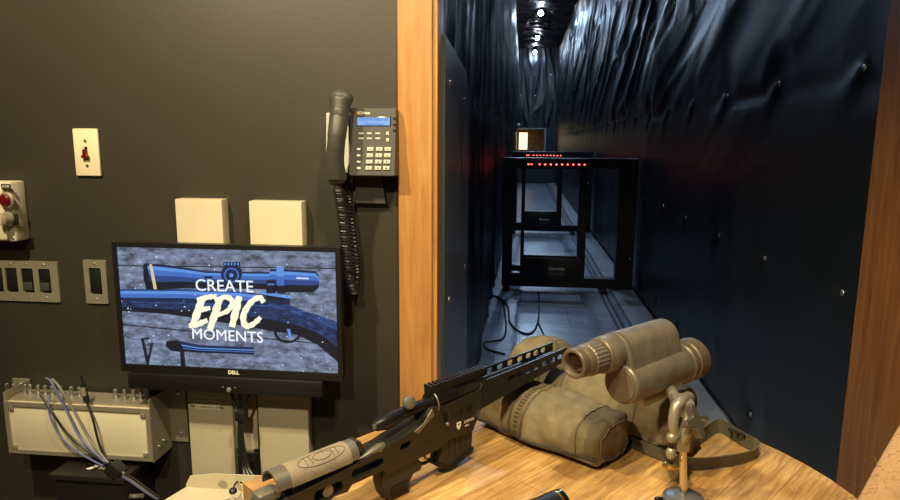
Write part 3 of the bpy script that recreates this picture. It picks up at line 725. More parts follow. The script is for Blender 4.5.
std = at(683, 503, z=BZ)
sd = thing('clamp_stand', 'small chrome post stand with a cast clamp head and round pewter base', 'stand', std)
G().lathe([(0, .036), (.003, .038), (.012, .037), (.016, .030), (.018, .012)], (0, 0, 0), (0, 0, 1), 40).make('base', 'base', sd, smooth=30)
G().cyl((0, 0, .016), (-.008, 0, .125), .0068, n=20).make('post', 'chrome', sd)
for k in (-1, 1): G().lathe([(0, .008), (.003, .0095), (.008, .0095), (.010, .006)], (k * .044, -.006, 0), (0, 0, 1)).make('base_knob', 'glossblack', sd)
hd = G().box((-.022, -.012, .088), (.004, .012, .125), bev=.005).make('clamp_head', 'clamp', sd, loc=(0, 0, .016))
G().tube(spline([(-.010, -.004, .105), (-.006, -.012, .130), (-.002, .0, .150), (.004, .02, .160)], 6), .0095, 12).make('clamp_arm', 'clamp', hd)
G().tube(spline([(-.024, -.012, .120), (-.030, -.012, .140), (-.026, -.004, .168), (-.014, .008, .178), (.010, .05, .170)], 6), lambda t: .008 + .004 * t, 12).make('swing_arm', 'clamp', hd)
G().sph((-.031, -.014, .118), .0105).make('ball_joint', 'clamp', hd); G().sph((-.031, -.014, .088), .0095, (1, 1, 1.3)).make('ball_joint', 'clamp', hd)
G().cyl((-.031, -.014, .100), (-.031, -.014, .110), .0055).make('joint_neck', 'glossblack', hd)
G().cyl((-.031, -.014, .066), (-.031, -.014, .080), .0045).make('joint_neck', 'glossblack', hd)
G().lathe([(0, .010), (.002, .0135), (.006, .0135), (.008, .010), (.009, .006)], (-.031, -.014, .060), (0, 0, 1)).make('brass_screw', 'brass', hd)
G().box((-.024, .0, .150), (.010, .05, .180), bev=.004).make('scope_bracket', 'clamp', hd)
G().cyl((-.012, .03, .165), (-.012, .10, .165), .011).make('bracket_pivot', 'clamp', hd)
# star shaped clamping knob
P = []
for k in range(40):
    a = 2 * math.pi * k / 40; rr = .0165 + .0135 * max(0, math.cos(a * 4)) ** .8 - .004 * max(0, -math.cos(a * 4)); P.append((rr * math.cos(a), rr * math.sin(a)))
G().prism(P, -.007, .007, f=lambda a, b, c: (a, b, c)).make('star_knob', 'knobmetal', hd, bevel=.002, loc=(.004, -.026, .156), rot=(R(62), 0, R(38)))
G().cyl((.010, -.006, .150), (.020, -.024, .153), .0075).make('knob_hub', 'clamp', hd)

o = thing('lens_cap', 'black ribbed tube end with a gold band lying at the bottom edge of the picture', 'lens tube', at(556, 506, z=BZ + .0275), (0, 0, R(38)))
G().lathe([(-.09, .024), (-.03, .0245), (-.012, .026), (0, .026)], (0, 0, 0), (1, 0, 0), 40).make('tube_body', 'black', o, smooth=30)
G().lathe([(0, .0266), (.0035, .0266)], (0, 0, 0), (1, 0, 0), 40).make('gold_band', 'brass', o, smooth=30)
G().lathe([(0, .0262), (.010, .0262), (.013, .022), (.0132, .015)], (.0035, 0, 0), (1, 0, 0), 40).make('tube_rim', 'glossblack', o, smooth=30)

# ================================================================== MONITOR
MY = 1.50
def scr_pt(px, py, y=MY): p = at(px, py, y=y); return p
c1, c2 = at(111, 242, y=MY), at(342, 383, y=MY)
mx0, mx1, mz0, mz1 = c1.x, at(341, 300, y=MY).x, at(120, 371, y=MY).z, c1.z
mo = thing('monitor', 'black framed flat monitor showing a blue rifle picture on the dark wall', 'monitor', ((mx0 + mx1) / 2, MY, mz0))
W2 = (mx1 - mx0) / 2; Hm = mz1 - mz0
ix0, ix1, iz0, iz1 = -W2 + .012, W2 - .012, .020, Hm - .012
G().prism(rrect(-W2, 0, W2, Hm, .004), 0, .022, holes=[[(ix0, iz0), (ix1, iz0), (ix1, iz1), (ix0, iz1)]]).make('bezel', 'black', mo, bevel=.001)
G().box((-W2 + .004, .018, .004), (W2 - .004, .045, Hm - .004), bev=.006).make('back_shell', 'black', mo)
G().box((-.06, .045, .10), (.06, WY - MY - .035, .24), bev=.003).make('wall_mount', 'black', mo)
G().box((-.04, WY - MY - .035, .12), (.04, WY - MY, .22)).make('mount_plate', 'black', mo)
text('DELL', .013, 'white', mo, (.010, -.0004, .010), name='maker_emblem', bold=.0004)
# picture on the screen
def pic_mat(name, c1, c2, scale, s=1.0, stretch=(1, 1, 1), c3=None):
    m = bpy.data.materials.new(name); m.use_nodes = True; nt = m.node_tree; N = nt.nodes; L = nt.links
    b = N['Principled BSDF']; b.inputs['Base Color'].default_value = (.01, .01, .01, 1); b.inputs['Roughness'].default_value = .3
    tc = N.new('ShaderNodeTexCoord'); mp = N.new('ShaderNodeMapping'); mp.inputs['Scale'].default_value = stretch; L.new(tc.outputs['Object'], mp.inputs['Vector'])
    n = N.new('ShaderNodeTexNoise'); n.inputs['Scale'].default_value = scale; n.inputs['Detail'].default_value = 8; n.inputs['Roughness'].default_value = .7
    L.new(mp.outputs['Vector'], n.inputs['Vector'])
    r = N.new('ShaderNodeValToRGB'); r.color_ramp.elements[0].position = .36; r.color_ramp.elements[1].position = .66
    r.color_ramp.elements[0].color = c1; r.color_ramp.elements[1].color = c2
    if c3: e = r.color_ramp.elements.new(.76); e.color = c3
    L.new(n.outputs['Fac'], r.inputs['Fac']); L.new(r.outputs['Color'], b.inputs['Emission Color']); b.inputs['Emission Strength'].default_value = s
    return m
ES = 1.1
scrn = G().box((ix0 - .001, .004, iz0 - .001), (ix1 + .001, .018, iz1 + .001)).make('screen', pic_mat('picture_boards', srgb(62, 66, 78), srgb(136, 152, 184), 26, ES, (1, 1, 2.2), srgb(190, 212, 240)), mo)
# picture coordinates: photo pixels -> screen plane
def sp2(px, py): p = at(px, py, y=MY + .004); return (p.x - mo.location.x, p.z - mo.location.z)
def clampx(P): return [(min(max(a, ix0), ix1), min(max(b, iz0), iz1)) for a, b in P]
LAY = [0]
def flat(pxs, name, m):
    LAY[0] += 1; y = .004 - .00008 * LAY[0]
    G().prism(clampx([sp2(*p) for p in pxs]), y, .0039).make(name, m, scrn, smooth=0)
E_ = lambda n, r, g_, b_: emitmat('picture_' + n, srgb(r, g_, b_), ES)
pb, pd_, pl, pk = pic_mat('picture_blue', srgb(16, 28, 58), srgb(58, 92, 158), 40, ES, (1, 1, 3), srgb(120, 165, 235)), E_('navy', 22, 36, 70), E_('sky', 88, 140, 215), E_('black', 10, 14, 24)
for a, b in (((117, 265), (338, 268)), ((122, 324), (338, 345))):
    flat([a, (b[0], b[1]), (b[0], b[1] + 1), (a[0], a[1] + 1)], 'board_joint', pk)
def bands(top, bot, name, cuts):
    """a rounded thing in the picture as strips from its upper to its lower outline"""
    for t0, t1, m_ in cuts:
        up_ = [(a[0] + (b_[0] - a[0]) * t0, a[1] + (b_[1] - a[1]) * t0) for a, b_ in zip(top, bot)]
        dn_ = [(a[0] + (b_[0] - a[0]) * t1, a[1] + (b_[1] - a[1]) * t1) for a, b_ in zip(top, bot)]
        flat(up_ + dn_[::-1], name, m_)
bl1, bl2, bl3, bl4 = E_('steel_blue', 62, 104, 184), E_('mid_blue', 38, 66, 128), E_('deep_blue', 20, 34, 72), E_('near_black', 10, 16, 34)
def disc(cx, cy, r): return [(cx + r * math.cos(2 * math.pi * k / 20), cy + r * math.sin(2 * math.pi * k / 20)) for k in range(20)]
# stock: camouflage fore part, dark wrist, butt running off the right edge
bands([(118, 300), (160, 300), (215, 300), (262, 300), (288, 304), (304, 311), (322, 316), (338, 322)], [(121, 311), (168, 314), (214, 321), (250, 327), (270, 331), (298, 335), (318, 345), (338, 362)], 'picture_stock',
      [(0, .22, pb), (.22, .62, pic_mat('picture_camo', srgb(14, 22, 44), srgb(42, 68, 120), 55, ES, (1, 1, 2), srgb(120, 160, 220))), (.62, 1, bl4)])
bands([(118, 289), (180, 289), (240, 291), (268, 295)], [(118, 301), (180, 302), (240, 304), (268, 305)], 'picture_barrel', [(0, .16, bl2), (.16, .38, pl), (.38, .7, bl1), (.7, 1, bl3)])
bands([(262, 291), (290, 296)], [(262, 302), (290, 305)], 'picture_receiver', [(0, .3, pl), (.3, 1, bl3)])
flat([(266, 295), (284, 298), (284, 301), (266, 299)], 'picture_port', bl4)
# trigger guard ring
for k in range(14):
    a0, a1 = R(-25 + 230 * k / 14), R(-25 + 230 * (k + 1) / 14); q = lambda a, r: (288 + r * 1.15 * math.cos(a), 331 + r * math.sin(a))
    flat([q(a0, 10), q(a1, 10), q(a1, 12.2), q(a0, 12.2)], 'picture_guard', bl4)
flat([(287, 329), (290, 329), (292, 338), (290, 338)], 'picture_trigger', pl)
# telescopic sight
SC = [(0, .10, bl3), (.10, .24, pl), (.24, .45, bl1), (.45, .68, bl2), (.68, 1, bl4)]
bands([(145, 263), (160, 264), (182, 267), (206, 271), (270, 272)], [(147, 289), (160, 290), (182, 288), (206, 288), (270, 289)], 'picture_scope', SC)
bands([(270, 269), (286, 269), (316, 271), (319, 276)], [(270, 291), (286, 292), (314, 292), (319, 287)], 'picture_scope_rear', SC)
flat([(144, 264), (147, 263), (150, 276), (152, 289), (147, 289), (144, 277)], 'picture_bell_rim', bl4)
flat([(150, 264), (152.4, 264), (155, 276), (157.5, 289), (154.5, 289), (152, 276)], 'picture_gold_band', E_('gold', 200, 190, 140))
flat(disc(232, 274, 10.5), 'picture_turret', bl3); flat(disc(232, 275, 7.5), 'picture_turret', bl1); flat(disc(232, 275, 6), 'picture_turret', bl3); flat(disc(232, 275, 2), 'picture_turret', pl)
flat([(224, 262), (240, 262), (240, 266), (224, 266)], 'picture_turret_cap', bl4)
for k in range(5): flat([(225 + k * 3.2, 262.5), (226.6 + k * 3.2, 262.5), (226.6 + k * 3.2, 265), (225 + k * 3.2, 265)], 'picture_knurl', pl)
flat([(267, 280), (276, 280), (276, 293), (267, 293)], 'picture_ring', bl4); flat([(268, 283), (275, 283), (275, 285), (268, 285)], 'picture_ring', bl1)
flat([(205, 276), (213, 276), (213, 278), (205, 278)], 'picture_mark', bl4)
bands([(277, 267), (284, 267)], [(278, 293), (285, 293)], 'picture_ring', [(0, .35, pl), (.35, .7, bl1), (.7, 1, bl4)])
flat([(297, 277), (309, 277.6), (309, 279), (297, 278.4)], 'picture_mark', E_('mark', 200, 215, 240))
# bolt and hex key lying below
bands([(170, 341), (182, 341), (200, 345), (254, 347)], [(172, 349), (184, 351), (200, 352), (254, 354)], 'picture_bolt', [(0, .3, bl3), (.3, .45, pl), (.45, .6, bl4), (.6, .72, bl1), (.72, 1, bl4)])
flat([(167, 341), (178, 340), (184, 346), (184, 352), (172, 350), (167, 346)], 'picture_bolt_head', bl4); flat([(181, 350), (184, 350), (186, 368), (182, 368)], 'picture_bolt_handle', bl4)
flat([(142, 338), (149, 337), (149, 338.6), (144, 339.4), (148.6, 358), (152, 343), (153.4, 343), (149, 364), (147.6, 364)], 'picture_key', bl4)
random.seed(5)
spk = E_('speck', 205, 225, 250)
for k in range(75):
    x_, y_ = random.uniform(122, 335), random.uniform(251, 374)
    if y_ < 262 and x_ < 124: continue
    r_ = random.uniform(.25, .75); LAY[0] = 20; flat([(x_ - r_, y_), (x_, y_ - r_), (x_ + r_, y_), (x_, y_ + r_)], 'picture_speck', spk)
LAY[0] = 30
wt, cr = E_('white', 240, 245, 250), E_('cream', 246, 246, 214)
a_ = sp2(225, 286); text('CREATE', .0425, wt, scrn, (a_[0], -.001, a_[1]), name='picture_lettering', sx=1.0, ext=.0003)
a_ = sp2(228, 335.5); text('MOMENTS', .0400, wt, scrn, (a_[0], -.001, a_[1]), rot=(R(90), R(1), 0), name='picture_lettering', sx=1.0, ext=.0003)
def stroke(pts, wd):
    pts = [Vector((100 + a / 2.942, 230 + b / 2.942)) for a, b in pts]; pts = [Vector((p.x, p.y)) for p in spline([(p.x, p.y, 0) for p in pts], 5)]
    n = len(pts); L_, R_ = [], []
    for i, p in enumerate(pts):
        t = (pts[min(i + 1, n - 1)] - pts[max(i - 1, 0)]).normalized(); nr = Vector((-t.y, t.x)); w_ = wd / 2.942 / 2 * (.75 + .35 * math.sin(i * 2.1) * .4 + .25 * math.sin(math.pi * i / (n - 1)))
        L_.append(p + nr * w_); R_.append(p - nr * w_)
    LAY[0] += 1; y = -.0006 - .00006 * (LAY[0] - 30)
    G().prism([sp2(*p) for p in L_ + R_[::-1]], y, .0005).make('picture_brush_lettering', cr, scrn, smooth=0)
for P_, w_ in (([(306, 196), (292, 232), (274, 284)], 22), ([(288, 205), (318, 197), (345, 194)], 15), ([(286, 238), (308, 232), (326, 228)], 14), ([(264, 281), (290, 276), (318, 264)], 16),
               ([(356, 198), (342, 240), (326, 290)], 21), ([(340, 206), (372, 196), (392, 210), (378, 236), (345, 250)], 15),
               ([(412, 194), (402, 235), (390, 284)], 21), ([(484, 212), (470, 197), (444, 214), (424, 250), (430, 280), (452, 276), (474, 256)], 17)):
    stroke(P_, w_)

# soundbar
s0, s1 = at(128, 385, y=1.49), at(322, 392, y=1.49)
sb = thing('soundbar', 'slim black soundbar hung under the monitor', 'soundbar', ((s0.x + s1.x) / 2, 1.49, at(220, 393, y=1.49).z))
hw = (s1.x - s0.x) / 2; hz = mz0 - sb.location.z - .001
G().box((-hw, 0, 0), (hw, .05, hz), bev=.003).make('bar_body', 'black', sb)
kx = at(229, 388, y=1.49).x - sb.location.x
G().lathe([(0, .006), (.002, .006), (.004, .005)], (kx, .0, .010), (0, -1, 0)).make('volume_knob', 'greycable', sb)
for dx in (-.016, .016): G().sph((kx + dx, 0, .016), .002).make('indicator', 'gun_grey', sb)

# ================================================================== WALL ITEMS
FW = 1.60
def P6(px, py, y=FW): return at(px, py, y=y)
def raceway(px0, px1, pt, zb, label, lip):
    a, b = P6(px0, pt, 1.56), P6(px1, pt, 1.56)
    t = thing('wall_raceway', label, 'cable raceway', ((a.x + b.x) / 2, FW, zb)); h = a.z - zb; w2 = (b.x - a.x) / 2
    G().box((-w2, -.038, 0), (w2, 0, h), bev=.003).make('cover', 'conduit', t)
    return t, w2, h
rw, w2, h = raceway(174, 221, 199, .30, 'left of the two cream vertical raceways behind the monitor, with a paper label', 0)
lb = P6(207, 403, 1.56)
G().box((lb.x - rw.location.x - .036, -.0392, lb.z - rw.location.z - .018), (lb.x - rw.location.x + .036, -.0379, lb.z - rw.location.z + .018)).make('paper_label', 'paper', rw, smooth=0)
for k, s in enumerate(('KEYBOARD FT-2000', 'Soleward ZB02140', '*DP 2 1000MHZ to 2000X')):
    text(s, .0085, 'ink', rw, (lb.x - rw.location.x, -.0396, lb.z - rw.location.z + .010 - .011 * k), name='label_print')
raceway(248, 301, 201, .30, 'right of the two cream vertical raceways behind the monitor', 0)
a, b = P6(233, 395, 1.575), P6(258, 450, 1.575)
t = thing('junction_cover', 'pale cover plate between the two raceways below the monitor', 'cover plate', ((a.x + b.x) / 2, FW, b.z))
G().box((-(b.x - a.x) / 2, -.022, 0), ((b.x - a.x) / 2, 0, a.z - b.z + .03), bev=.002).make('cover', 'conduit', t); G().box((-.012, -.026, -.012), (.018, 0, 0)).make('clip', 'plate', t)
a, b = P6(236, 452, 1.56), P6(262, 478, 1.56)
t = thing('outlet_box', 'black outlet box between the raceways near the bench corner', 'outlet box', ((a.x + b.x) / 2, FW, b.z))
G().box((-.034, -.03, 0), (.036, 0, a.z - b.z - .005), bev=.003).make('box_body', 'black', t); G().cyl((.0, -.032, .03), (.0, -.03, .03), .012).make('socket', 'glossblack', t)

# key switch plate
a, b = P6(74, 128.5), P6(103, 176)
t = thing('key_switch_plate', 'ivory wall plate with a red key switch left of the phone', 'switch plate', ((a.x + b.x) / 2, FW, b.z)); w2 = (b.x - a.x) / 2; h = a.z - b.z
G().box((-w2, -.009, 0), (w2, 0, h), bev=.0035).make('plate', 'ivory', t)
for z in (h * .74, h * .22): G().cyl((0, -.0105, z), (0, -.009, z), .004).make('screw', 'screw', t)
G().box((-.004, -.0098, h * .44), (.004, -.009, h * .62)).make('slot', 'glossblack', t)
G().prism([(-.010, h * .38), (.010, h * .38), (.009, h * .43), (.0045, h * .46), (.0045, h * .57), (-.0045, h * .57), (-.0045, h * .46), (-.009, h * .43)], -.020, -.0095).make('red_toggle', 'red', t, bevel=.002)

# control station at the left edge
a, b = P6(-12, 180), P6(31, 239)
t = thing('control_station', 'almond control box with a red push button and selector knob at the left edge', 'control box', ((a.x + b.x) / 2, FW, b.z)); w2 = (b.x - a.x) / 2; h = a.z - b.z
G().box((-w2, -.05, 0), (w2, 0, h), bev=.006).make('box_body', 'grey_box', t)
G().box((-w2 + .006, -.058, .005), (w2 - .020, -.05, h - .005), bev=.004).make('cover', 'grey_box', t)
bx = at(7, 202, y=1.54).x - t.location.x
zz = lambda py: at(7, py, y=1.54).z - t.location.z
rb = G().lathe([(0, .021), (.004, .021), (.006, .017), (.007, .0165)], (bx, -.058, zz(200)), (0, -1, 0)).make('button_ring', 'plate', t)
G().lathe([(0, .015), (.008, .015), (.011, .012), (.0115, .004)], (bx, -.062, zz(200)), (0, -1, 0)).make('red_button', 'red', rb)
G().box((bx - .012, -.0595, zz(189)), (bx + .014, -.058, zz(184))).make('label_strip', 'ink', t)
text('STOP', .008, 'white', t, (bx + .001, -.0598, zz(186.5)), name='lettering')
G().box((bx - .026, -.0592, zz(225)), (bx + .026, -.058, zz(214))).make('selector_plate', 'black', t)
kb = G().lathe([(0, .019), (.006, .019), (.012, .015), (.022, .014), (.024, .010)], (bx - .004, -.058, zz(219)), (0, -1, 0)).make('selector_knob', 'plate', t)
G().box((bx - .007, -.088, zz(219) - .014), (bx - .001, -.078, zz(219) + .014), bev=.002).make('knob_bar', 'ivory', kb)
for x_, z_ in ((w2 - .010, h - .010), (w2 - .010, .010)): G().sph((x_, -.051, z_), .004, (1, .5, 1)).make('screw', 'screw', t)

def rocker_plate(px0, px1, pt, pbm, gangs, label, states):
    a, b = P6(px0, pt), P6(px1, pbm)
    t = thing('rocker_switch_plate', label, 'switch plate', ((a.x + b.x) / 2, FW, b.z)); w2 = (b.x - a.x) / 2; h = a.z - b.z
    hls = [rrect(x - .017, h * .22, x + .017, h * .82, .003) for x in gangs]
    G().prism(rrect(-w2, 0, w2, h, .003), -.006, 0, holes=hls).make('plate', 'plate', t, bevel=.001)
    for x, stt in zip(gangs, states):
        G().box((x - .0168, -.001, h * .22), (x + .0168, 0, h * .82)).make('switch_well', 'glossblack', t)
        rk = G().box((x - .0145, -.006, h * .26), (x + .0145, -.001, h * .78), rot=Matrix.Rotation(R(3 * stt), 3, 'X'), bev=.001).make('rocker', 'black', t)
        if stt > 0: G().box((x - .013, -.0085, h * .28), (x + .013, -.006, h * .48), bev=.001).make('rocker_cap', 'phone', rk)
        for z in (h * .10, h * .92): G().sph((x, -.006, z), .0035, (1, .5, 1)).make('screw', 'screw', t)
    return t
w_ = P6(64, 300).x - P6(0, 300).x
gx = [at(px, 280, y=FW).x for px in (-15, 1, 15.5, 31.5, 48.5)]
cx = (P6(-35, 258).x + P6(62, 258).x) / 2
rocker_plate(-35, 62, 259, 302, [g_ - cx for g_ in gx], 'wide steel plate with a row of black rocker switches at the left edge', (-1, -1, -1, 1, 1))
rocker_plate(84, 110, 259.5, 303.5, [0], 'single steel plate with one black rocker switch left of the monitor', (-1,))

# ------------------------------------------------------------------ telephone
a, b = P6(323.5, 108, 1.55), P6(397, 176, 1.55)
ph = thing('desk_phone', 'charcoal desk phone with a blue display hung beside the wooden door trim', 'telephone', ((a.x + b.x) / 2, FW, b.z)); w2 = (b.x - a.x) / 2; h = a.z - b.z
def pp(px, py, y=1.535): p = at(px, py, y=y); return p.x - ph.location.x, p.z - ph.location.z
FY = -.062
kx0 = pp(349, 108)[0]
bd = G().prism([(0, 0), (-.072, 0), (-.060, h * .45), (-.050, h), (0, h)], kx0 - .002, w2, f=lambda a, b, c: (c, a, b)).make('phone_body', 'phone', ph, bevel=.003)
G().prism([(0, .005), (-.045, .005), (-.030, h - .01), (0, h - .01)], -w2, kx0, f=lambda a, b, c: (c, a, b)).make('cradle', 'phonekey', ph, bevel=.003)
def fy(z):  # front surface of the body
    return -.072 + .012 * z / (h * .45) if z < h * .45 else -.060 + .010 * (z - h * .45) / (h * .55)
def onf(px, py):
    y = 1.54
    for _ in range(3):
        p = at(px, py, y=y); z = p.z - ph.location.z; y = FW + fy(z)
    return p.x - ph.location.x, z
def patch(p0, p1, name, m, th=.002, bev=.0006, par=None):
    x0, z1 = onf(*p0); x1, z0 = onf(*p1); y = fy((z0 + z1) / 2)
    return G().box((x0, y - th, z0), (x1, y + .002, z1), rot=Matrix.Rotation(R(-4 if (z0 + z1) / 2 > h * .45 else -8) * -1 * -1, 3, 'X'), bev=bev).make(name, m, par or bd)
patch((357, 116.5), (391, 126.5), 'lcd_frame', 'glossblack', .0012)
ds = patch((357.5, 117.5), (390, 125.5), 'display', 'lcd', .0022, 0)
x_, z_ = onf(374, 120); text('CREATIVE FORCE 129', .0085, 'lcdink', ds, (x_, fy(z_) - .0036, z_ + .001), name='display_text', sx=.85)
x_, z_ = onf(374, 124); text('13:04 01/17 Room', .0075, 'lcdink', ds, (x_, fy(z_) - .0036, z_), name='display_text', sx=.85)
x_, z_ = onf(363.5, 113); text('Digium', .0095, 'white', bd, (x_ + .003, fy(z_) - .0008, z_), name='maker_emblem', bold=.0002)
x_, z_ = onf(358.5, 113); G().box((x_ - .003, fy(z_) - .0012, z_ - .003), (x_ + .003, fy(z_) + .001, z_ + .003)).make('emblem_square', 'amber', bd)
for r_, yy in enumerate((133.5, 138.5)):
    for c_ in (361, 369.5, 378): patch((c_ - 2.4, yy - .9), (c_ + 2.4, yy + .9), 'soft_key', 'phonekey', .002, .0004)
for yy in (133.5, 140): patch((386.3, yy - 1.7), (389, yy + 1.7), 'arrow_key', 'phonekey', .002, .0004)
keys = '123456789*0#'
for r_ in range(4):
    for c_ in range(3):
        kxp, kyp = (370.5, 379.5, 388)[c_] - r_ * .5, 149.2 + r_ * 6.3
        kk = patch((kxp - 3.2, kyp - 2), (kxp + 3.2, kyp + 2), 'number_key', 'phonekey', .0035, .001)
        x_, z_ = onf(kxp, kyp); text(keys[r_ * 3 + c_], .007, 'ink', kk, (x_, fy(z_) - .0042, z_), name='key_digit')
    patch((357, kyp - 1), (360.5, kyp + 1), 'side_key', 'white', .002, .0004)
for yy in (118, 124, 130): patch((393, yy - 1.5), (396, yy + 1.5), 'line_key', 'black', .002, .0004)
# handset
hx0, hz1 = pp(338.5, 93, 1.50); hx1, hz0 = pp(334, 183, 1.50)
hs_ = spline([(hx0, -.080, hz1 - .012), (hx0 - .002, -.088, hz1 - .045), (hx0 - .006, -.103, (hz0 + hz1) / 2), (hx1 + .002, -.095, hz0 + .05), (hx1 + .001, -.084, hz0 + .012)], 10)
def hr(t): return .0245 - .0035 * math.sin(math.pi * t) + (.001 if t < .5 else 0)
g = G(); pts_ = hs_; n_ = len(pts_)
g.sph(pts_[0], hr(0), (1.15, .8, .9), 24); g.sph(pts_[-1], hr(1), (1.1, .8, .8), 24)
g2 = G().tube(hs_, hr, 24)
me_ = bpy.data.meshes.new('tmp'); g2.bm.to_mesh(me_); g.bm.from_mesh(me_); g2.bm.free()
hsb = g.make('handset', 'phone', ph, smooth=60)
rm = hsb.modifiers.new('fuse', 'REMESH'); rm.mode = 'VOXEL'; rm.voxel_size = .0022; rm.use_smooth_shade = True
smm = hsb.modifiers.new('soft', 'SMOOTH'); smm.iterations = 8
ex, ez = pp(337.5, 114, 1.49)
G().sph((ex - .001, -.1085, ez), .0135, (1, .30, 1.25), 24).make('earpiece_boss', 'phone', hsb)
x_, z_ = pp(356, 176, 1.58); x1_, z1_ = pp(386, 204, 1.58)
G().prism([(x_, z_ + .01), (x1_ - .012, z_ + .01), (x1_, z1_), (x_ - .004, z1_)], -.020, 0).make('wall_foot', 'phone', ph, bevel=.002)
# coiled cord
cp = spline([at(336, 183, y=1.51), at(340, 196, y=1.52), at(343, 220, y=1.535), at(346, 250, y=1.54), at(350, 280, y=1.54), at(354, 293, y=1.545)], 40)
co = []; ang = 0
for i, p in enumerate(cp):
    t = i / (len(cp) - 1); rr = .0105 if t > .12 else .0105 * t / .12
    for k in range(10):
        a = 2 * math.pi * (i * .26 + k * .026); q = cp[min(i + 1, len(cp) - 1)]; b = p.lerp(q, k / 10)
        co.append(b + Vector((math.cos(a) * rr * 1.15, math.sin(a) * rr, 0)))
back = spline([at(354, 293, y=1.56), at(357, 270, y=1.57), at(353, 230, y=1.57), at(349, 195, y=1.57), at(353, 174, y=1.57)], 40)
co2 = []
for i, p in enumerate(back):
    t = 1 - i / (len(back) - 1); rr = .009 if t > .25 else .009 * t / .25
    for k in range(10):
        a = 2 * math.pi * (i * .26 + k * .026); q = back[min(i + 1, len(back) - 1)]; b = p.lerp(q, k / 10)
        co2.append(b + Vector((math.cos(a) * rr, math.sin(a) * rr, 0)))
tag(G().tube(co + co2, .0026, 6).make('coiled_cord', 'cable'), 'black coiled handset cord hanging down from the phone', 'cord')

# ------------------------------------------------------------------ signal box with coax fittings
BY = 1.505
a, b = at(5, 402, y=BY), at(153, 459, y=BY)
zt, zb_ = at(80, 406, y=BY).z, at(80, 456, y=BY).z
am = thing('splitter_box', 'almond metal splitter box with coax fittings along its top, low on the wall', 'electrical box', ((a.x + b.x) / 2, BY, zb_)); w2 = (b.x - a.x) / 2; h = zt - zb_
G().box((-w2, 0, 0), (w2, .085, h), bev=.003).make('box_body', 'grey_box', am)
fr_ = [(-w2 - .002, -.002), (w2 + .002, -.002), (w2 + .002, h + .003), (-w2 - .002, h + .003)]
G().prism(fr_, -.004, .0, holes=[rrect(-w2 + .010, .010, w2 - .010, h - .010, .003)]).make('face_frame', 'plate', am, bevel=.001)
for sx in (-1, 1):
    for z in (.016, h - .016): G().box((sx * (w2 - .018) - .006, -.005, z - .006), (sx * (w2 - .018) + .006, 0, z + .006), bev=.001).make('corner_clip', 'plate', am)
    k = G(); k.box((sx * (w2 + .001) - .0015, -.002, -.006), (sx * (w2 + .001) + .0015, .094, h + .028)); k.box((min(sx * w2, sx * (w2 + .052)), .090, .012), (max(sx * w2, sx * (w2 + .052)), .0945, h + .030))
    br_ = k.make('bracket', 'plate', am, bevel=.001)
    for z in (.035, h + .012): G().lathe([(0, .006), (.003, .006), (.005, .003)], (sx * (w2 + .030), .090, z), (0, -1, 0)).make('screw', 'screw', br_)
    for y_ in (.03, .055): G().lathe([(0, .006), (.003, .006), (.005, .003)], (sx * (w2 + .002), y_, .02 + y_ * .2), (sx, 0, 0)).make('screw', 'screw', br_)
G().box((-w2 + .004, .01, h), (w2 - .004, .08, h + .006)).make('fitting_strip', 'plate', am)
for px in (8, 15, 26, 31, 39, 46, 53, 61, 72, 80, 116, 125, 134, 141):
    x_ = at(px, 398, y=1.55).x - am.location.x
    ft = G().lathe([(0, .0065), (.005, .0065), (.006, .0045), (.018, .0045), (.019, .0055), (.026, .0055), (.028, .003)], (x_, .045, h + .006), (0, 0, 1), 12).make('coax_fitting', 'screw', am)
    ft['label'] = 'bright threaded coax fitting'

# cables from the box
tie = at(116, 470, y=1.46)
cabs = [((46, 378), (52, 383), (66, 410), (82, 440), (105, 462), 'bluecable', 'blue cable rising highest from the box then dropping to the tie', .0028),
        ((52, 379), (60, 388), (76, 415), (90, 440), (108, 463), 'greycable', 'grey cable arching beside the blue one down to the tie', .0030),
        ((40, 394), (52, 412), (66, 432), (84, 448), (106, 464), 'cable', 'dark cable leaving the box left of the arch and sagging lowest', .0032),
        ((87, 402), (93, 420), (98, 440), (104, 455), (112, 464), 'cable', 'dark cable with a barrel plug hanging down the box face', .0030),
        ((50, 395), (49, 412), (60, 436), (78, 452), (103, 466), 'bluecable', 'pale blue cable running just above the lowest one', .0026)]
for c in cabs:
    ppp = [at(*c[0], y=1.50)] + [at(*q, y=1.485) for q in c[1:4]] + [at(*c[4], y=1.465)]
    tag(G().tube(spline(ppp, 10), c[7], 8).make('signal_cable', c[5]), c[6], 'cable')
pg = thing('barrel_plug', 'black and steel inline plug standing above the splitter box', 'plug', at(87, 402, y=1.50))
G().cyl((0, 0, 0), (-.010, .003, .050), .0075, .0065).make('plug_body', 'cable', pg); G().cyl((-.004, -.003, .018), (-.008, -.001, .040), .007).make('metal_sleeve', 'plate', pg); G().cyl((-.010, .003, .050), (-.014, .004, .072), .003).make('strain_relief', 'cable', pg)
ti = G().box((-.020, -.016, -.018), (.020, .016, .018), bev=.004).make('cable_tie', 'cable', loc=tie, rot=(0, R(42), 0)); tag(ti, 'chunky black hook strap bundling the cables below the box', 'cable tie')
for k, (dx, m_) in enumerate(((0, 'cable'), (.008, 'greycable'), (-.006, 'bluecable'))):
    tag(G().tube(spline([tie + Vector((0, 0, dx)), at(132, 478 + k * 2, y=1.44), at(146, 488 + k * 2, y=1.42), at(158, 497 + k, y=1.40)], 8), .0035, 8).make('bundled_cable', m_), ['black', 'grey', 'blue'][k] + ' cable leaving the strap towards the cream bracket', 'cable')

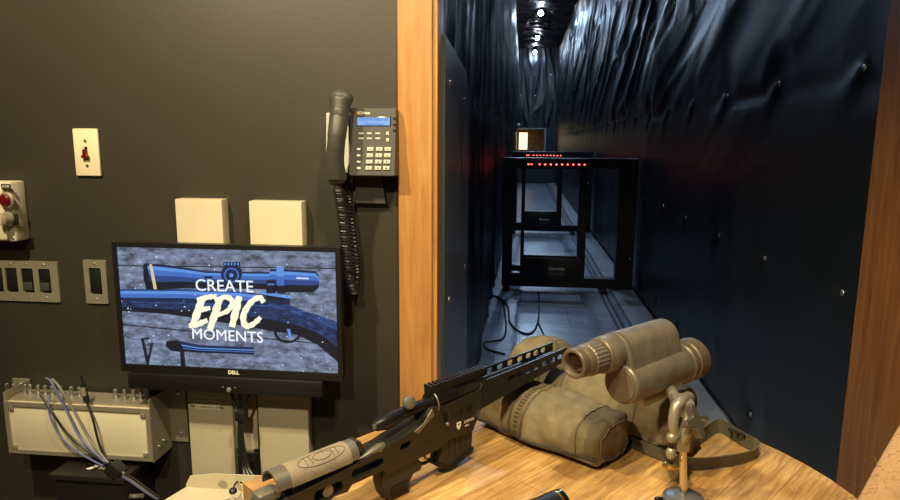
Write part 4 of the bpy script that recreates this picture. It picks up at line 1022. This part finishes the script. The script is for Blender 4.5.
# black unit at the bottom left
a, b = at(50, 473, y=1.45), at(124, 476, y=1.45)
t = thing('power_unit', 'black power unit with small white emblem at the bottom left', 'power supply', ((a.x + b.x) / 2, 1.45, a.z - .22)); w2 = (b.x - a.x) / 2
G().box((-w2 + .012, 0, 0), (w2 - .008, .14, .205), bev=.004).make('unit_body', 'black', t)
G().box((-w2, -.006, .205), (w2, .15, .220), bev=.002).make('lid', mat('satin_black_lid', srgb(34, 31, 28), .35), t)
G().prism([(-.025, .03), (-.010, .055), (.002, .05), (-.012, .03)], .2202, .2207, f=lambda a, b, c: (a, b, c)).make('emblem', 'white', t)
text('Zoom', .018, 'white', t, (.028, .04, .2206), rot=(0, 0, 0), name='lettering', bold=.0004); 
G().cyl((w2 - .012, .03, .15), (w2 + .03, .025, .158), .006).make('plug', 'greycable', t)

# cream bracket beside the bench
bp_ = at(215, 495, y=1.22)
t = thing('metal_bracket', 'cream pressed metal bracket with round holes left of the bench corner', 'bracket', bp_)
def bl_(px, py, y): p = at(px, py, y=y); return p.x - bp_.x, p.z - bp_.z
fy_ = 1.285
o_ = [bl_(*p, fy_) for p in ((186, 484), (190, 476), (215, 474), (262, 476), (262, 500), (186, 500))]
hl = [circ(*bl_(223, 485, fy_), .011, 18, 1.0), circ(*bl_(241, 483, fy_), .0035, 10), circ(*bl_(241, 493, fy_), .0035, 10)]
fy2 = fy_ - bp_.y
G().prism(o_, fy2, fy2 + .003, holes=hl).make('upright_flange', 'conduit', t, bevel=.0005)
zt_ = bl_(200, 488, fy_)[1]
G().prism([(bl_(186, 490, fy_)[0], fy2), (bl_(262, 490, fy_)[0], fy2), (bl_(262, 500, 1.15)[0], -.14), (bl_(120, 500, 1.15)[0], -.14)], zt_ - .003, zt_, f=lambda a, b, c: (a, b, c)).make('shelf_plate', 'conduit', t)
G().box((-.10, -.10, -.5), (-.06, -.06, zt_ - .003)).make('post', 'ivory', t)

# monitor lead bundle
for k, (px0, m_, lab) in enumerate(((231, 'cable', 'left'), (240, 'cable', 'middle'), (251, 'cable', 'right'))):
    tag(G().tube(spline([at(px0, 390, y=1.53), at(px0 + (3, 0, -4)[k], 402, y=1.525), at(239 + k * 1.5, 414, y=1.52), at(239 + k * 2, 440, y=1.51), at(243 + k * 2.5, 466, y=1.50), at(246 + k * 5, 480, y=1.48)], 8), .0042, 8).make('monitor_lead', m_),
        lab + ' of the three black leads dropping from the monitor between the raceways', 'cable')
tag(G().box((-.013, -.012, -.013), (.013, .012, .013), bev=.003).make('cable_tie', 'cable', loc=at(241, 415, y=1.52)), 'black strap round the monitor leads', 'cable tie')
tag(G().tube(spline([at(262, 476, y=1.44), at(248, 477, y=1.36), at(237, 482, y=1.28), at(233, 489, y=1.24)], 8), .0022, 8).make('thin_lead', 'cable'), 'thin black lead arching over the cream bracket', 'cable')
tag(G().sph(at(233, 491, y=1.24), .009, (1, 1, .8)).make('rubber_bung', 'cable'), 'small black rubber end on the thin lead', 'plug')

# ================================================================== PERSON (only a forearm enters the picture)
pr_ = thing('person', 'bare hairy forearm of a person leaning on the bench at the right edge', 'person', (.85, .10, 0))
def skin(name, joints, edges, m, parent, root=0, sub=2):
    me = bpy.data.meshes.new(name); me.from_pydata([Vector(j[:3]) - pr_.location for j in joints], edges, []); o = bpy.data.objects.new(name, me); COL.objects.link(o); o.parent = parent
    o.modifiers.new('skin', 'SKIN').use_smooth_shade = True
    s_ = o.modifiers.new('sub', 'SUBSURF'); s_.levels = sub; s_.render_levels = sub
    if not me.skin_vertices: me.attributes.new('x', 'FLOAT', 'POINT')
    return o, me
def skinbody(name, joints, edges, m, parent, sub=2):
    bm = bmesh.new(); lay = bm.verts.layers.skin.verify()
    vs = []
    for j in joints:
        v_ = bm.verts.new(Vector(j[:3]) - pr_.location); r_ = j[3]; v_[lay].radius = (r_, j[4] if len(j) > 4 else r_); vs.append(v_)
    vs[0][lay].use_root = True
    for a, b in edges: bm.edges.new((vs[a], vs[b]))
    me = bpy.data.meshes.new(name); bm.to_mesh(me); bm.free(); me.materials.append(M[m])
    o = bpy.data.objects.new(name, me); COL.objects.link(o); o.parent = parent
    k = o.modifiers.new('skin', 'SKIN'); k.use_smooth_shade = True; k.branch_smoothing = .6
    s_ = o.modifiers.new('sub', 'SUBSURF'); s_.levels = sub; s_.render_levels = sub
    return o
EL, WR = Vector((.353, .475, 1.41)), Vector((.268, .545, 1.09))
J = [(.85, .10, .95, .14), (.85, .10, 1.15, .14), (.85, .10, 1.38, .15), (.85, .11, 1.50, .06), (.84, .13, 1.58, .055), (.83, .14, 1.68, .088), (.83, .14, 1.78, .07),     # 0-6 trunk, head
     (.70, .18, 1.45, .06), (.52, .33, 1.43, .050), (EL.x, EL.y, EL.z, .045), (.323, .500, 1.290, .046), (WR.x, WR.y, WR.z, .030), (.245, .575, 1.03, .032), (.235, .60, .965, .030),   # 7-13 left arm
     (1.03, .04, 1.45, .06), (1.10, .0, 1.18, .045), (1.10, .10, .94, .03), (1.10, .13, .86, .028),   # 14-17 right arm
     (.75, .10, .88, .10), (.73, .12, .48, .062), (.73, .10, .10, .045), (.73, .20, .05, .04),
     (.95, .10, .88, .10), (.97, .08, .48, .062), (.97, .06, .10, .045), (.97, .16, .05, .04)]
Eg = [(0, 1), (1, 2), (2, 3), (3, 4), (4, 5), (5, 6), (2, 7), (7, 8), (8, 9), (9, 10), (10, 11), (11, 12), (12, 13), (2, 14), (14, 15), (15, 16), (16, 17), (0, 18), (18, 19), (19, 20), (20, 21), (0, 22), (22, 23), (23, 24), (24, 25)]
n0 = len(J)
for k in range(4):                  # fingers of the hand on the bench
    bx_ = .215 + .016 * k; ln = (.022, .027, .026, .020)[k]
    J += [(bx_, .625 + .002 * k, .935, .0088), (bx_ - .004, .625 + ln, .915, .0080), (bx_ - .006, .625 + 2 * ln, .9005, .0072)]
    Eg += [(13, len(J) - 3), (len(J) - 3, len(J) - 2), (len(J) - 2, len(J) - 1)]
J += [(.275, .605, .965, .010), (.298, .625, .930, .0092), (.305, .645, .902, .0085)]; Eg += [(12, len(J) - 3), (len(J) - 3, len(J) - 2), (len(J) - 2, len(J) - 1)]
body = skinbody('body', J, Eg, 'skin', pr_)
shirt = skinbody('shirt', [(.85, .10, .90, .155), (.85, .10, 1.15, .152), (.85, .10, 1.38, .162), (.85, .11, 1.46, .10), (.70, .18, 1.45, .075), (.61, .265, 1.44, .066), (1.03, .04, 1.45, .075), (1.075, .01, 1.30, .066)],
                 [(0, 1), (1, 2), (2, 3), (2, 4), (4, 5), (2, 6), (6, 7)], 'shirt', pr_)
skinbody('trousers', [(.85, .10, .90, .15), (.75, .10, .84, .115), (.73, .12, .48, .078), (.73, .10, .12, .066), (.95, .10, .84, .115), (.97, .08, .48, .078), (.97, .06, .12, .066)], [(0, 1), (1, 2), (2, 3), (0, 4), (4, 5), (5, 6)], 'jeans', pr_)
for x_, y_ in ((.73, .15), (.97, .11)): G().sph((x_ - .85, y_ - .10, .045), .05, (1, 2.4, .85), 20).make('shoe', 'shoe', pr_)
G().sph((-.02, .03, 1.735), .10, (.95, 1.05, .85), 24).make('hair', 'hair', pr_)
for s in (-1, 1): G().sph((-.02 + s * .03, .122, 1.68), .011).make('eye', 'eyew', pr_)
G().sph((-.02, .132, 1.655), .016, (.7, 1, 1.3)).make('nose', 'skin', pr_); G().sph((-.02, .122, 1.62), .02, (1.1, .4, .3)).make('mouth', 'red', pr_)
for s in (-1, 1): G().sph((-.02 + s * .088, .04, 1.675), .025, (.4, .7, 1.2)).make('ear', 'skin', pr_)
# hairs on the forearm
g = G(); random.seed(3); ax = (WR - EL).normalized(); s1_ = ax.orthogonal().normalized(); s2_ = ax.cross(s1_)
for k in range(1100):
    t_ = random.uniform(.05, .9); rr = .044 - .010 * max(0, t_ - .4); a = random.uniform(0, 2 * math.pi)
    dr = (s1_ * math.cos(a) + s2_ * math.sin(a)); p = EL.lerp(WR, t_) + dr * rr - pr_.location
    tip = p + dr * random.uniform(.003, .006) + ax * random.uniform(-.001, .005) + Vector((random.uniform(-1, 1), random.uniform(-1, 1), random.uniform(-1, 1))) * .003
    g.tube([p, p.lerp(tip, .5) + dr * .0015, tip], lambda q: .00013 * (1 - q) + .00004, 3)
g.make('arm_hair', 'hair', body, kind='stuff')
